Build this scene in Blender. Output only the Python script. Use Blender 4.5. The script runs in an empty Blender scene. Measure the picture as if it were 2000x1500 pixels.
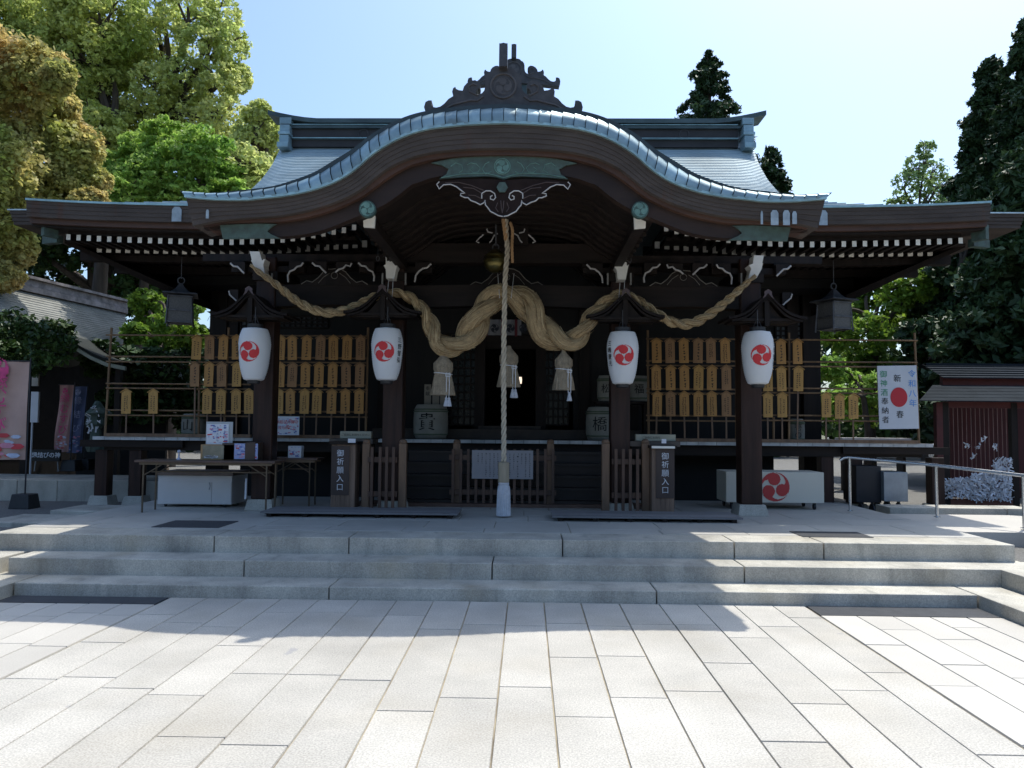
import bpy, bmesh, math, random
import numpy as np
from mathutils import Vector, Matrix
R = math.radians
C = bpy.context.scene.collection
scene = bpy.context.scene
random.seed(7)

# ------------------------------------------------------------------ camera
F = 1500.0
CAM = Vector((0, 0, 1.6))
cd = bpy.data.cameras.new('camera'); cam = bpy.data.objects.new('camera', cd); C.objects.link(cam)
cd.lens = F / 2000 * 36; cd.sensor_width = 36; cd.clip_end = 2000; cd.clip_start = 0.05
ROT = Matrix.Rotation(R(1.13), 3, 'Z') @ Matrix.Rotation(R(90 + 3.10), 3, 'X') @ Matrix.Rotation(R(0.5), 3, 'Z')
cam.location = CAM; cam.rotation_euler = ROT.to_euler(); scene.camera = cam

def P(u, v, Y):
    d = ROT @ Vector(((u - 1000) / F, -(v - 750) / F, -1))
    return CAM + d * (Y / d.y)

# ------------------------------------------------------------------ light
SA, SB = 0.325, 0.38                      # shadow run to the left / toward the viewer per metre of height
sdir = Vector((SA, SB, 1)).normalized()
elev = math.asin(sdir.z); azim = math.atan2(sdir.x, sdir.y)
w = bpy.data.worlds.new('World'); scene.world = w; w.use_nodes = True
nt = w.node_tree; nt.nodes.clear()
sky = nt.nodes.new('ShaderNodeTexSky'); sky.sky_type = 'NISHITA'; sky.sun_disc = False
sky.sun_elevation = elev; sky.sun_rotation = azim
sky.air_density = 1.0; sky.dust_density = 3.2; sky.ozone_density = 1.2
bg = nt.nodes.new('ShaderNodeBackground'); bg.inputs['Strength'].default_value = 0.15
wo = nt.nodes.new('ShaderNodeOutputWorld')
tint = nt.nodes.new('ShaderNodeVectorMath'); tint.operation = 'MULTIPLY'; tint.inputs[1].default_value = (.80, .94, 1.065)
nt.links.new(sky.outputs[0], tint.inputs[0]); nt.links.new(tint.outputs[0], bg.inputs[0]); nt.links.new(bg.outputs[0], wo.inputs[0])
sl = bpy.data.lights.new('sun', 'SUN'); sl.energy = 2.85; sl.angle = R(0.5); sl.color = (1, .965, .88)
so = bpy.data.objects.new('sun', sl); C.objects.link(so); so.rotation_euler = sdir.to_track_quat('Z', 'Y').to_euler(); so.location = (10, 20, 30)
scene.view_settings.view_transform = 'Standard'; scene.view_settings.look = 'None'
scene.view_settings.exposure = 0.66; scene.view_settings.gamma = 1
scene.cycles.max_bounces = 6; scene.cycles.transparent_max_bounces = 8

# ------------------------------------------------------------------ materials
MATS = {}
def M(name, col, rough=.6, metal=0., var=.25, scale=5., bump=0., bscale=30., stretch=(1, 1, 1), island=0., col2=None, trans=0., spec=.5, fine=0.):
    if name in MATS: return MATS[name]
    m = bpy.data.materials.new(name); MATS[name] = m; m.use_nodes = True
    n = m.node_tree; b = n.nodes['Principled BSDF']; L = n.links.new
    b.inputs['Roughness'].default_value = rough; b.inputs['Metallic'].default_value = metal
    b.inputs['Specular IOR Level'].default_value = spec
    tc = n.nodes.new('ShaderNodeTexCoord'); mp = n.nodes.new('ShaderNodeMapping'); mp.inputs['Scale'].default_value = stretch
    L(tc.outputs['Object'], mp.inputs[0])
    nz = n.nodes.new('ShaderNodeTexNoise'); nz.inputs['Scale'].default_value = scale; nz.inputs['Detail'].default_value = 6; nz.inputs['Roughness'].default_value = .6
    L(mp.outputs[0], nz.inputs['Vector'])
    cr = n.nodes.new('ShaderNodeValToRGB'); L(nz.outputs['Fac'], cr.inputs[0])
    c2 = col2 if col2 else tuple(min(1, c * (1 + var)) for c in col)
    c1 = col if col2 else tuple(c * (1 - var) for c in col)
    cr.color_ramp.elements[0].position = .32; cr.color_ramp.elements[1].position = .68
    cr.color_ramp.elements[0].color = (*c1, 1); cr.color_ramp.elements[1].color = (*c2, 1)
    out = cr.outputs[0]
    if fine:
        nf = n.nodes.new('ShaderNodeTexNoise'); nf.inputs['Scale'].default_value = 95; nf.inputs['Detail'].default_value = 2
        L(tc.outputs['Object'], nf.inputs['Vector'])
        mr = n.nodes.new('ShaderNodeMapRange'); mr.inputs[1].default_value = .3; mr.inputs[2].default_value = .7
        mr.inputs[3].default_value = 1 - fine; mr.inputs[4].default_value = 1 + fine; L(nf.outputs['Fac'], mr.inputs[0])
        mx = n.nodes.new('ShaderNodeVectorMath'); mx.operation = 'SCALE'; L(out, mx.inputs[0]); L(mr.outputs[0], mx.inputs['Scale']); out = mx.outputs[0]
    if island:
        g = n.nodes.new('ShaderNodeNewGeometry'); mr = n.nodes.new('ShaderNodeMapRange'); mr.inputs[3].default_value = 1 - island; mr.inputs[4].default_value = 1 + island
        L(g.outputs['Random Per Island'], mr.inputs[0])
        mx = n.nodes.new('ShaderNodeVectorMath'); mx.operation = 'SCALE'; L(out, mx.inputs[0]); L(mr.outputs[0], mx.inputs['Scale']); out = mx.outputs[0]
    L(out, b.inputs['Base Color'])
    if bump:
        nb = n.nodes.new('ShaderNodeTexNoise'); nb.inputs['Scale'].default_value = bscale; nb.inputs['Detail'].default_value = 4
        L(mp.outputs[0], nb.inputs['Vector'])
        bp = n.nodes.new('ShaderNodeBump'); bp.inputs['Strength'].default_value = bump; bp.inputs['Distance'].default_value = .01
        L(nb.outputs['Fac'], bp.inputs['Height']); L(bp.outputs[0], b.inputs['Normal'])
    if trans:
        tr = n.nodes.new('ShaderNodeBsdfTranslucent'); L(out, tr.inputs[0])
        ms = n.nodes.new('ShaderNodeMixShader'); ms.inputs[0].default_value = trans
        L(b.outputs[0], ms.inputs[1]); L(tr.outputs[0], ms.inputs[2]); L(ms.outputs[0], n.nodes['Material Output'].inputs[0])
    return m

def emis(name, col, s):
    m = bpy.data.materials.new(name); m.use_nodes = True; b = m.node_tree.nodes['Principled BSDF']
    b.inputs['Emission Color'].default_value = (*col, 1); b.inputs['Emission Strength'].default_value = s; b.inputs['Base Color'].default_value = (*col, 1); return m

granite = M('granite', (.45, .423, .375), .75, var=.13, scale=1.3, bump=.25, bscale=120, island=.075, fine=.24)
granite_smooth = M('granite_smooth', (.485, .455, .405), .7, var=.06, scale=1.1, island=.07, fine=.08)
joint = M('joint_sand', (.16, .13, .09), .95, var=.45, scale=2.2, col2=(.48, .41, .28))
stepstone = M('step_granite', (.43, .405, .345), .75, var=.28, scale=2.2, bump=.3, bscale=90, island=.06, fine=.2, stretch=(1, 1, .5))
def add_stain(m, col, sc, lo, hi, stretch=(1, 1, 1), amt=.6):
    n = m.node_tree; b = n.nodes['Principled BSDF']; src = b.inputs['Base Color'].links[0].from_socket
    tc = n.nodes.new('ShaderNodeTexCoord'); mp = n.nodes.new('ShaderNodeMapping'); mp.inputs['Scale'].default_value = stretch
    nz = n.nodes.new('ShaderNodeTexNoise'); nz.inputs['Scale'].default_value = sc; nz.inputs['Detail'].default_value = 5
    n.links.new(tc.outputs['Object'], mp.inputs[0]); n.links.new(mp.outputs[0], nz.inputs['Vector'])
    mr = n.nodes.new('ShaderNodeMapRange'); mr.inputs[1].default_value = lo; mr.inputs[2].default_value = hi; mr.inputs[4].default_value = amt
    n.links.new(nz.outputs['Fac'], mr.inputs[0])
    mx = n.nodes.new('ShaderNodeMix'); mx.data_type = 'RGBA'; mx.inputs[7].default_value = (*col, 1)
    n.links.new(mr.outputs[0], mx.inputs[0]); n.links.new(src, mx.inputs[6]); n.links.new(mx.outputs[2], b.inputs['Base Color'])
add_stain(stepstone, (.34, .27, .16), 1.3, .55, .75, (1, 1, .3), .5)
add_stain(stepstone, (.16, .16, .14), 3.5, .58, .8, (2.5, 1, .4), .6)
add_stain(granite, (.25, .25, .28), 2.6, .70, .72, (1, .6, 1), .5)
add_stain(granite, (.34, .29, .21), .9, .5, .8, (1, 1, 1), .5)
add_stain(granite, (.16, .15, .15), 24, .74, .78, (1, .7, 1), .6)
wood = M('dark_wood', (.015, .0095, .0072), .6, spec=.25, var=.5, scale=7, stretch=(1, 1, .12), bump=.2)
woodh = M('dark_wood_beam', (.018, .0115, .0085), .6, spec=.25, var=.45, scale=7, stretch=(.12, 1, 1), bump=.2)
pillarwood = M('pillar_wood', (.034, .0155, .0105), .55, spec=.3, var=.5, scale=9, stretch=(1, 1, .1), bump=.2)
redwood = M('red_brown_board', (.075, .036, .023), .6, var=.35, scale=4, stretch=(.3, 1, 1))
bargewood = M('barge_wood', (.03, .017, .012), .55, spec=.3, var=.4, scale=5, stretch=(.2, 1, 1))
shingle = M('eave_shingle', (.078, .063, .055), .9, spec=.2, var=.2, scale=3, stretch=(.6, 1, 2), bump=.3, fine=.1)
add_stain(shingle, (.10, .05, .035), 1.6, .62, .7, (1.6, 1, .25), .7)
copper = M('roof_copper', (.31, .385, .41), .38, metal=.35, var=.18, scale=1.6, stretch=(1, .5, 1), island=.06)
copperband = M('copper_band', (.24, .34, .37), .42, metal=.3, var=.25, scale=3, island=.2)
add_stain(copperband, (.09, .10, .09), 3, .6, .68, (1, 1, 1), .6)
darkcopper = M('ridge_copper', (.06, .085, .085), .45, metal=.3, var=.3, scale=3)
onimetal = M('ornament_metal', (.06, .055, .055), .6, metal=.2, var=.3, scale=8, bump=.2)
verdigris = M('verdigris_plate', (.05, .065, .052), .6, var=.45, scale=14, col2=(.075, .125, .10))
white = M('white_paint', (.78, .75, .68), .7, var=.07, scale=7)
cream = M('rafter_end_paint', (.80, .75, .65), .7, var=.12, scale=4, island=.12)
edgepaint = M('carving_edge_paint', (.48, .45, .42), .7, var=.15)
straw = M('straw', (.37, .26, .135), .85, var=.25, scale=14, bump=.8, bscale=55, stretch=(1, 1, 1), fine=.22)
strawd = M('straw_grey', (.30, .24, .165), .85, var=.25, scale=14, bump=.8, bscale=60, fine=.2)
ropem = M('bell_rope_cotton', (.52, .45, .34), .85, var=.16, scale=10, bump=.5, bscale=80)
ropeo = M('bell_rope_orange', (.46, .27, .13), .85, var=.16, scale=10, bump=.5)
tasselm = M('white_tassel', (.52, .53, .56), .85, var=.12, scale=20)
cordm = M('white_cord', (.75, .75, .76), .7, var=.05)
paper = M('lantern_paper', (.80, .80, .80), .6, var=.03, scale=3, trans=.15)
add_stain(paper, (.40, .34, .26), 2.5, .62, .9, (1, 1, 2.5), .6)
red = M('tomoe_red', (.62, .03, .035), .6, var=.05)
ink = M('black_ink', (.012, .012, .012), .6, var=.1)
black = M('black_lacquer', (.02, .02, .022), .45, var=.2)
brass = M('brass', (.16, .13, .045), .3, metal=.85, var=.3, scale=8)
plaqueA = M('plaque_wood_orange', (.46, .235, .065), .65, var=.2, scale=14, stretch=(1, 1, .15))
plaqueB = M('plaque_wood_yellow', (.50, .275, .075), .65, var=.18, scale=14, stretch=(1, 1, .15))
plaqueC = M('plaque_wood_brown', (.34, .18, .075), .7, var=.2, scale=14, stretch=(1, 1, .15))
rackwood = M('rack_wood', (.20, .12, .06), .7, var=.3, scale=12, stretch=(1, 1, .2))
lightwood = M('light_wood', (.17, .10, .058), .6, var=.3, scale=10, stretch=(1, 1, .12))
fencewood = M('fence_wood', (.085, .045, .028), .6, var=.4, scale=10, stretch=(1, 1, .12))
greywood = M('grey_plank', (.20, .19, .19), .8, var=.25, scale=6, stretch=(.1, 1, 1), island=.12)
postwood = M('sign_post_wood', (.17, .11, .075), .7, var=.4, scale=12, stretch=(1, 1, .08))
stainless = M('stainless', (.62, .63, .64), .25, metal=1., var=.06)
whitebox = M('white_cabinet', (.62, .60, .58), .45, var=.05, scale=2)
creambox = M('cream_cabinet', (.66, .61, .50), .5, var=.03, scale=2)
greymetal = M('grey_metal', (.30, .33, .36), .4, metal=.4, var=.15)
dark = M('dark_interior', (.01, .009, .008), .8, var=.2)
ironm = M('iron_lantern_metal', (.10, .10, .105), .55, metal=.5, var=.3, scale=12, bump=.3)
backlit_pane = M('lattice_backlight', (.22, .25, .27), .6, var=.3, scale=2)  # grey that stands in for light coming through the lattice from behind
gravel = M('gravel', (.15, .145, .135), .95, var=.35, scale=45, bump=1., bscale=60, fine=.3)
tablem = M('table_top', (.10, .06, .045), .45, var=.2)
tableleg = M('table_leg', (.13, .10, .07), .4, metal=.5, var=.15)
bark = M('bark', (.07, .05, .036), .9, var=.4, scale=4, stretch=(2, 2, .4), bump=.8, bscale=12)

# ------------------------------------------------------------------ builders
ORG = {}
class MB:
    def __init__(s): s.v = []; s.f = []; s.m = []; s.cur = 0
    def add(s, vs, fs):
        o = len(s.v); s.v += [tuple(x) for x in vs]; s.f += [tuple(i + o for i in f) for f in fs]; s.m += [s.cur] * len(fs); return s
    def box(s, x0, x1, y0, y1, z0, z1, taper=0):
        t = taper
        return s.add([(x0, y0, z0), (x1, y0, z0), (x1, y1, z0), (x0, y1, z0), (x0 + t, y0 + t, z1), (x1 - t, y0 + t, z1), (x1 - t, y1 - t, z1), (x0 + t, y1 - t, z1)],
                     [(0, 3, 2, 1), (4, 5, 6, 7), (0, 1, 5, 4), (1, 2, 6, 5), (2, 3, 7, 6), (3, 0, 4, 7)])
    def obox(s, c, size, rot=None, mat=None):
        hx, hy, hz = [k / 2 for k in size]
        vs = [Vector((a * hx, b * hy, c_ * hz)) for c_ in (-1, 1) for b in (-1, 1) for a in (-1, 1)]
        m = rot if rot else Matrix.Identity(3)
        vs = [Vector(c) + m @ v for v in vs]
        return s.add(vs, [(0, 2, 3, 1), (4, 5, 7, 6), (0, 1, 5, 4), (1, 3, 7, 5), (3, 2, 6, 7), (2, 0, 4, 6)])
    def bar(s, a, b, wx, wz=None):                     # rectangular bar between two points
        a = Vector(a); b = Vector(b); d = b - a; wz = wz or wx
        q = d.to_track_quat('Y', 'Z').to_matrix()
        return s.obox((a + b) / 2, (wx, d.length, wz), q)
    def prism(s, pts, y0, y1):                          # outline in XZ, extruded in Y
        n = len(pts); vs = [(p[0], y0, p[1]) for p in pts] + [(p[0], y1, p[1]) for p in pts]
        fs = [tuple(range(n)), tuple(range(2 * n - 1, n - 1, -1))] + [(i, i + n, (i + 1) % n + n, (i + 1) % n) for i in range(n)]
        return s.add(vs, fs)
    def strip(s, top, bot, y0, y1):                     # closed strip between two polylines of equal length (x,z)
        n = len(top); vs = [(p[0], y0, p[1]) for p in top] + [(p[0], y0, p[1]) for p in bot] + [(p[0], y1, p[1]) for p in top] + [(p[0], y1, p[1]) for p in bot]
        fs = []
        for i in range(n - 1):
            fs += [(i, i + n, i + n + 1, i + 1), (i + 2 * n, i + 1 + 2 * n, i + 1 + 3 * n, i + 3 * n), (i, i + 1, i + 1 + 2 * n, i + 2 * n), (i + n, i + 3 * n, i + 3 * n + 1, i + n + 1)]
        fs += [(0, 2 * n, 3 * n, n), (n - 1, 2 * n - 1, 4 * n - 1, 3 * n - 1)]
        return s.add(vs, fs)
    def tube(s, pts, r, seg=8, mod=None, caps=True, flat=1.):
        pts = [Vector(p) for p in pts]; n = len(pts)
        if not hasattr(r, '__len__'): r = [r] * n
        rings = []; up = None
        for i, p in enumerate(pts):
            t = (pts[min(i + 1, n - 1)] - pts[max(i - 1, 0)])
            if t.length < 1e-9: t = Vector((0, 0, 1))
            t.normalize()
            if up is None: up = Vector((0, 1, 0)) if abs(t.y) < .9 else Vector((1, 0, 0))
            a = t.cross(up); a.normalize(); b = a.cross(t); b.normalize(); up = b
            for k in range(seg):
                ph = 2 * math.pi * k / seg; rr = r[i] * (mod(i, ph) if mod else 1)
                rings.append(p + a * math.cos(ph) * rr + b * math.sin(ph) * rr * flat)
        fs = [(i * seg + k, i * seg + (k + 1) % seg, (i + 1) * seg + (k + 1) % seg, (i + 1) * seg + k) for i in range(n - 1) for k in range(seg)]
        if caps: fs += [tuple(range(seg))[::-1], tuple(range((n - 1) * seg, n * seg))]
        return s.add(rings, fs)
    def lathe(s, prof, c=(0, 0, 0), seg=24, mod=None):  # prof (r,z)
        vs = []; n = len(prof)
        for i, (r, z) in enumerate(prof):
            for k in range(seg):
                ph = 2 * math.pi * k / seg; rr = r * (mod(i, ph) if mod else 1)
                vs.append((c[0] + rr * math.cos(ph), c[1] + rr * math.sin(ph), c[2] + z))
        fs = [(i * seg + k, i * seg + (k + 1) % seg, (i + 1) * seg + (k + 1) % seg, (i + 1) * seg + k) for i in range(n - 1) for k in range(seg)]
        fs += [tuple(range(seg))[::-1], tuple(range((n - 1) * seg, n * seg))]
        return s.add(vs, fs)
    def build(s, name, mats, parent=None, smooth=False, bevel=0, label=None):
        if not isinstance(mats, (list, tuple)): mats = [mats]
        me = bpy.data.meshes.new(name); og = ORG.get(parent.name, Vector()) if parent else Vector()
        if og.length: vs = [(v[0] - og.x, v[1] - og.y, v[2] - og.z) for v in s.v]
        else: vs = s.v
        me.from_pydata(vs, [], s.f); me.polygons.foreach_set('material_index', s.m)
        for m in mats: me.materials.append(m)
        bm = bmesh.new(); bm.from_mesh(me); bmesh.ops.recalc_face_normals(bm, faces=bm.faces); bm.to_mesh(me); bm.free()
        if smooth:
            me.polygons.foreach_set('use_smooth', [True] * len(me.polygons))
            if smooth != 'all': me.set_sharp_from_angle(angle=R(40))
        o = bpy.data.objects.new(name, me); C.objects.link(o)
        if parent: o.parent = parent; ORG[o.name] = og
        if bevel:
            b = o.modifiers.new('bevel', 'BEVEL'); b.width = bevel; b.segments = 2; b.limit_method = 'ANGLE'
        if label: o['label'] = label
        return o

def empty(name, loc, label, cat, group=None, rot=0):
    o = bpy.data.objects.new(name, None); C.objects.link(o); o.location = loc; o.rotation_euler = (0, 0, rot); o.empty_display_size = .1
    o['label'] = label; o['category'] = cat
    if group: o['group'] = group
    ORG[o.name] = Vector(loc) if not rot else Vector()
    return o
def tag(o, label, cat, group=None):
    o['label'] = label; o['category'] = cat
    if group: o['group'] = group
    return o
def struct(o, kind='structure'): o['kind'] = kind; return o
def copy_thing(root, loc, label, rot=0):
    r = root.copy(); C.objects.link(r); r.location = loc; r.rotation_euler = (0, 0, rot); r['label'] = label
    for ch in list(root.children):
        c = ch.copy(); C.objects.link(c); c.parent = r
        for g in ch.children: d = g.copy(); C.objects.link(d); d.parent = c
    return r
def textmesh(body, size, font_off=0.0, ext=.0015):
    c = bpy.data.curves.new('t', 'FONT'); c.body = body; c.size = size; c.align_x = 'CENTER'; c.align_y = 'CENTER'; c.extrude = ext; c.offset = font_off; c.resolution_u = 3
    o = bpy.data.objects.new('t', c); C.objects.link(o); dg = bpy.context.evaluated_depsgraph_get(); dg.update()
    me = bpy.data.meshes.new_from_object(o.evaluated_get(dg)); vs = [tuple(v.co) for v in me.vertices]; fs = [tuple(p.vertices) for p in me.polygons]
    bpy.data.objects.remove(o); bpy.data.curves.remove(c); bpy.data.meshes.remove(me)
    return vs, fs
def text_on(mb, body, size, c, fn=None, bold=.0, ext=.0015, tilt=0):
    """text facing -Y centred at c"""
    vs, fs = textmesh(body, size, bold, ext); out = []
    ct, st = math.cos(tilt), math.sin(tilt)
    for x, y, z in vs:
        x, y = x * ct - y * st, x * st + y * ct
        q = (c[0] + x, c[1] - z, c[2] + y)
        if fn: q = fn(q)
        out.append(q)
    mb.add(out, fs)
def vtext(mb, s, size, x, y, ztop, step, fn=None, bold=0.):
    for i, ch in enumerate(s): text_on(mb, ch, size, (x, y, ztop - i * step), fn, bold)

def catmull(pts, k=8):
    pts = [Vector(p) for p in pts]; out = []; n = len(pts)
    for i in range(n - 1):
        p0 = pts[max(i - 1, 0)]; p1 = pts[i]; p2 = pts[i + 1]; p3 = pts[min(i + 2, n - 1)]
        for j in range(k):
            t = j / k; out.append(.5 * ((2 * p1) + (-p0 + p2) * t + (2 * p0 - 5 * p1 + 4 * p2 - p3) * t * t + (-p0 + 3 * p1 - 3 * p2 + p3) * t ** 3))
    out.append(pts[-1]); return out

def tomoe_inside(x, y, Rr, spin=0):
    r = math.hypot(x, y)
    if r > Rr: return False
    for k in range(3):
        a = math.atan2(y, x) - spin - k * 2.0944
        a = (a + math.pi) % (2 * math.pi) - math.pi
        px, py = r * math.cos(a), r * math.sin(a)
        if math.hypot(px - .53 * Rr, py) < .425 * Rr: return True
        aa = a if a >= 0 else a + 2 * math.pi
        if aa < 2.0 and r > Rr * float(np.interp(aa, [0, .45, .7, .95, 1.3, 2.0], [.1, .45, .70, .82, .89, .995])): return True
    return False
def tomoe(mb, c, Rr, fn=None, spin=R(95), n=44, y=None):
    d = 2 * Rr / n; vs = {}; fs = []; out = []
    def vid(i, j):
        if (i, j) not in vs:
            x, z = -Rr + i * d, -Rr + j * d; q = (c[0] + x, c[1], c[2] + z); out.append(fn(q) if fn else q); vs[(i, j)] = len(out) - 1
        return vs[(i, j)]
    for i in range(n):
        for j in range(n):
            x, z = -Rr + (i + .5) * d, -Rr + (j + .5) * d
            if tomoe_inside(x, z, Rr, spin): fs.append((vid(i, j), vid(i + 1, j), vid(i + 1, j + 1), vid(i, j + 1)))
    mb.add(out, fs)

# ================================================================== GROUND
X0 = -.26
TZ = .44                                  # terrace height
g = MB(); g.add([(-600, -200, -.06), (600, -200, -.06), (600, 900, -.06), (-600, 900, -.06)], [(0, 1, 2, 3)])
struct(g.build('ground', gravel))
g = MB(); g.box(-60, -5.6, 7.95, 60, -.05, .27); g.box(5.0, 60, 7.95, 60, -.05, .27); g.box(-5.6, 5.0, 11.5, 60, -.05, .268)
struct(g.build('gravel_ground', gravel))
def slab(mb, x0, x1, y0, y1, z, gap=.003, dz=.010):
    gap *= random.uniform(.7, 1.6); a, b = gap, gap + .003
    r = lambda: random.uniform(-.0012, .0012)
    zz = z + r()
    vs = [(x0 + a, y0 + a, z - dz), (x1 - a, y0 + a, z - dz), (x1 - a, y1 - a, z - dz), (x0 + a, y1 - a, z - dz), (x0 + b, y0 + b, zz), (x1 - b, y0 + b, zz), (x1 - b, y1 - b, zz), (x0 + b, y1 - b, zz)]
    mb.add(vs, [(4, 5, 6, 7), (0, 1, 5, 4), (1, 2, 6, 5), (2, 3, 7, 6), (3, 0, 4, 7)])
pv = MB(); xs = []
x = -3.25
wid = [.34, .35, .33, .345, .36, .35, .335, .33, .345, .325, .335, .345, .36, .34, .33, .345, .285]
k = sum(wid) / 5.76
for i, w_ in enumerate(wid):
    w_ /= k; y = 7.075; first = True
    while y > -5:
        L_ = random.uniform(.75, 1.75) if not first else random.uniform(.4, 1.1)
        first = False
        slab(pv, x, x + w_, y - L_, y, 0); y -= L_
    x += w_
struct(pv.build('plaza_paving', granite))
pv = MB()
for (xa, xb, yt) in ((-4.72, -3.262, 6.80), (2.522, 4.07, 6.72)):
    n = 5; w_ = (xb - xa) / n
    for i in range(n):
        y = yt; off = random.uniform(.3, .9)
        while y > -5:
            slab(pv, xa + i * w_, xa + (i + 1) * w_, y - off, y, 0, .003); y -= off; off = .9
struct(pv.build('side_paving', granite_smooth))
g = MB(); g.box(-4.8, 4.2, -5.2, 7.2, -.05, -.011); struct(g.build('paving_joint_bed', joint))

st = MB()
def stones(y0, y1, z0, z1, xs_):
    for a, b in zip(xs_[:-1], xs_[1:]): st.box(a + .006, b - .006, y0, y1, z0, z1)
def ux(u, Y): return (u - 1028) / 1500 * Y
stones(7.08, 7.60, -.02, .113, [-4.72] + [ux(u, 7.08) for u in (647, 1280)] + [4.07])
stones(7.49, 8.05, .0, .270, [-5.06] + [ux(u, 7.49) for u in (480, 963, 1448)] + [4.54])
stones(7.92, 8.42, .0, TZ, [-5.56] + [ux(u, 7.92) for u in (420, 684, 1099, 1429, 1600)] + [4.94])
for s_, xa, xb, xc in ((-1, -4.732, -5.14, -5.60), (1, 4.082, 4.532, 5.05)):
    y = 7.6
    for j, L_ in enumerate((1.5, 1.6, 1.5, 1.6, 1.5, 1.6)):
        st.box(min(xa, xa + s_ * .42), max(xa, xa + s_ * .42), y - L_ + .005, y - .005, -.02, .1125)
        st.box(min(xb, xb + s_ * .62), max(xb, xb + s_ * .62), y + .43 - L_ + .005, y + .43 - .005, 0, .2685)
        y -= L_
struct(st.build('stone_steps', stepstone, bevel=.008))
# terrace
tr = MB(); y = 8.43
row = 0
while y < 12.3:
    d = .62 if row else .35; x = -5.56 - random.uniform(0, .5)
    while x < 4.94:
        L_ = random.uniform(.8, 1.1); slab(tr, max(x, -5.56), min(x + L_, 4.94), y, min(y + d, 12.3), TZ, .003, .008); x += L_
    y += d; row += 1
struct(tr.build('terrace_paving', M('terrace_granite', (.45, .43, .385), .55, var=.12, scale=1.2, island=.05, fine=.08)))
g = MB(); g.box(-5.55, 4.93, 8.3, 12.35, 0, TZ - .0075); struct(g.build('terrace_base', joint))
g = MB(); g.box(4.95, 6.6, 8.95, 10.75, .2, .432); g.add([(6.6, 8.95, .432), (9.5, 8.95, .28), (9.5, 10.75, .28), (6.6, 10.75, .432), (6.6, 8.95, .2), (9.5, 8.95, .2)], [(0, 1, 2, 3), (0, 4, 5, 1)])
struct(g.build('ramp', granite_smooth))
g = MB(); g.box(5.1, 6.72, 10.95, 11.4, .25, .50); g.box(6.73, 7.1, 10.95, 11.4, .25, .50); struct(g.build('kerb', stepstone, bevel=.008))
g = MB(); g.box(5.62, 6.4, 8.35, 8.75, .2, .52); tag(g.build('stone_block', M('dark_stone', (.10, .11, .12), .5, var=.2), bevel=.01), 'dark stone block at the ramp edge at far right', 'stone block')
g = MB(); g.box(-6.9, -5.75, 9.6, 10.5, .2, .33); g.box(-6.6, -5.62, 10.6, 11.4, .2, .37); struct(g.build('stone_path', stepstone, bevel=.01))
g = MB()
for k in range(6): g.box(-9.9 + k * .68, -9.9 + k * .68 + .672, 12.8, 14.2, .2, .62)
struct(g.build('stone_platform', stepstone, bevel=.01))
grate = M('drain_grate', (.075, .078, .085), .5, metal=.2, var=.15, scale=10)
def gratebox(x0, x1, y0, y1, z, label):
    g = MB(); n = int((y1 - y0) / .03)
    for i in range(n): g.box(x0, x1, y0 + i * (y1 - y0) / n, y0 + (i + .7) * (y1 - y0) / n, z - .006, z + .003)
    g.box(x0, x1, y0, y1, z - .02, z - .0062)
    tag(g.build('drain_cover', grate), label, 'drain cover', 'drain covers in the paving')
gratebox(-4.70, -3.27, 6.81, 7.07, 0, 'long dark drain cover at the foot of the steps, left end')
gratebox(2.53, 4.05, 6.73, 7.07, 0, 'long dark drain cover at the foot of the steps, right end')
gratebox(-4.15, -3.40, 8.50, 9.1, TZ + .004, 'square dark drain cover on the terrace left of the ramps')
gratebox(2.95, 3.70, 8.32, 8.75, TZ + .004, 'square dark drain cover on the terrace above the right steps')

# ================================================================== SHRINE HALL
hall = empty('shrine_hall', (X0, 10.4, TZ), 'large dark timber shrine hall with copper roof and curved gable over the entrance', 'shrine')
def mir(pts): return [(2 * X0 - x, z) for x, z in reversed(pts)]
def half(pxs, Y): return [(P(u, v, Y).x, P(u, v, Y).z) for u, v in pxs]
def resample(pts, n):
    d = [0]
    for a, b in zip(pts[:-1], pts[1:]): d.append(d[-1] + math.hypot(b[0] - a[0], b[1] - a[1]))
    out = []; 
    xs_ = np.interp(np.linspace(0, d[-1], n), d, [p[0] for p in pts]); zs = np.interp(np.linspace(0, d[-1], n), d, [p[1] for p in pts])
    return list(zip(xs_, zs))
def smoothline(pxs, Y, n=60):                     # left-half pixel list (ends at centre) -> full symmetric profile
    h = half(pxs, Y); h[-1] = (X0, h[-1][1])
    h = [(p.x, p.y) for p in catmull([(a, b, 0) for a, b in h], 6)]
    h = resample(h, n); return h + mir(h)[1:]
YF = 7.7; YE = 10.2
ftop = smoothline([(363, 383), (420, 388), (480, 388.6), (514, 385), (560, 380), (612, 369), (658, 352), (696, 328), (728, 300), (766, 276), (802, 260), (840, 250), (880, 245), (930, 241), (982, 239)], YF)
YB = YF + .20
btop = smoothline([(363, 378), (420, 382), (480, 377), (538, 370), (580, 358), (622, 342), (658, 320), (694, 298), (730, 270), (764, 250), (804, 233), (846, 223), (880, 219), (930, 214), (982, 212)], YB)
fbot = smoothline([(374, 440), (420, 430), (480, 424), (548, 419), (612, 406), (660, 390), (700, 370), (730, 346), (760, 324), (800, 306), (840, 296), (880, 291), (930, 288), (982, 287)], YF)
def lerp(a, b, t): return [(p[0] * (1 - t) + q[0] * t, p[1] * (1 - t) + q[1] * t) for p, q in zip(a, b)]
# layered shingle fascia
m = MB()
for i in range(5):
    m.strip(lerp(ftop, fbot, i / 5), lerp(ftop, fbot, (i + .975) / 5), YF + .007 * i, YF + .5)
m.strip(lerp(ftop, fbot, .02), lerp(ftop, fbot, .98), YF + .045, YF + .48)
gable = m.build('curved_gable_roof', [shingle], hall)
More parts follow.
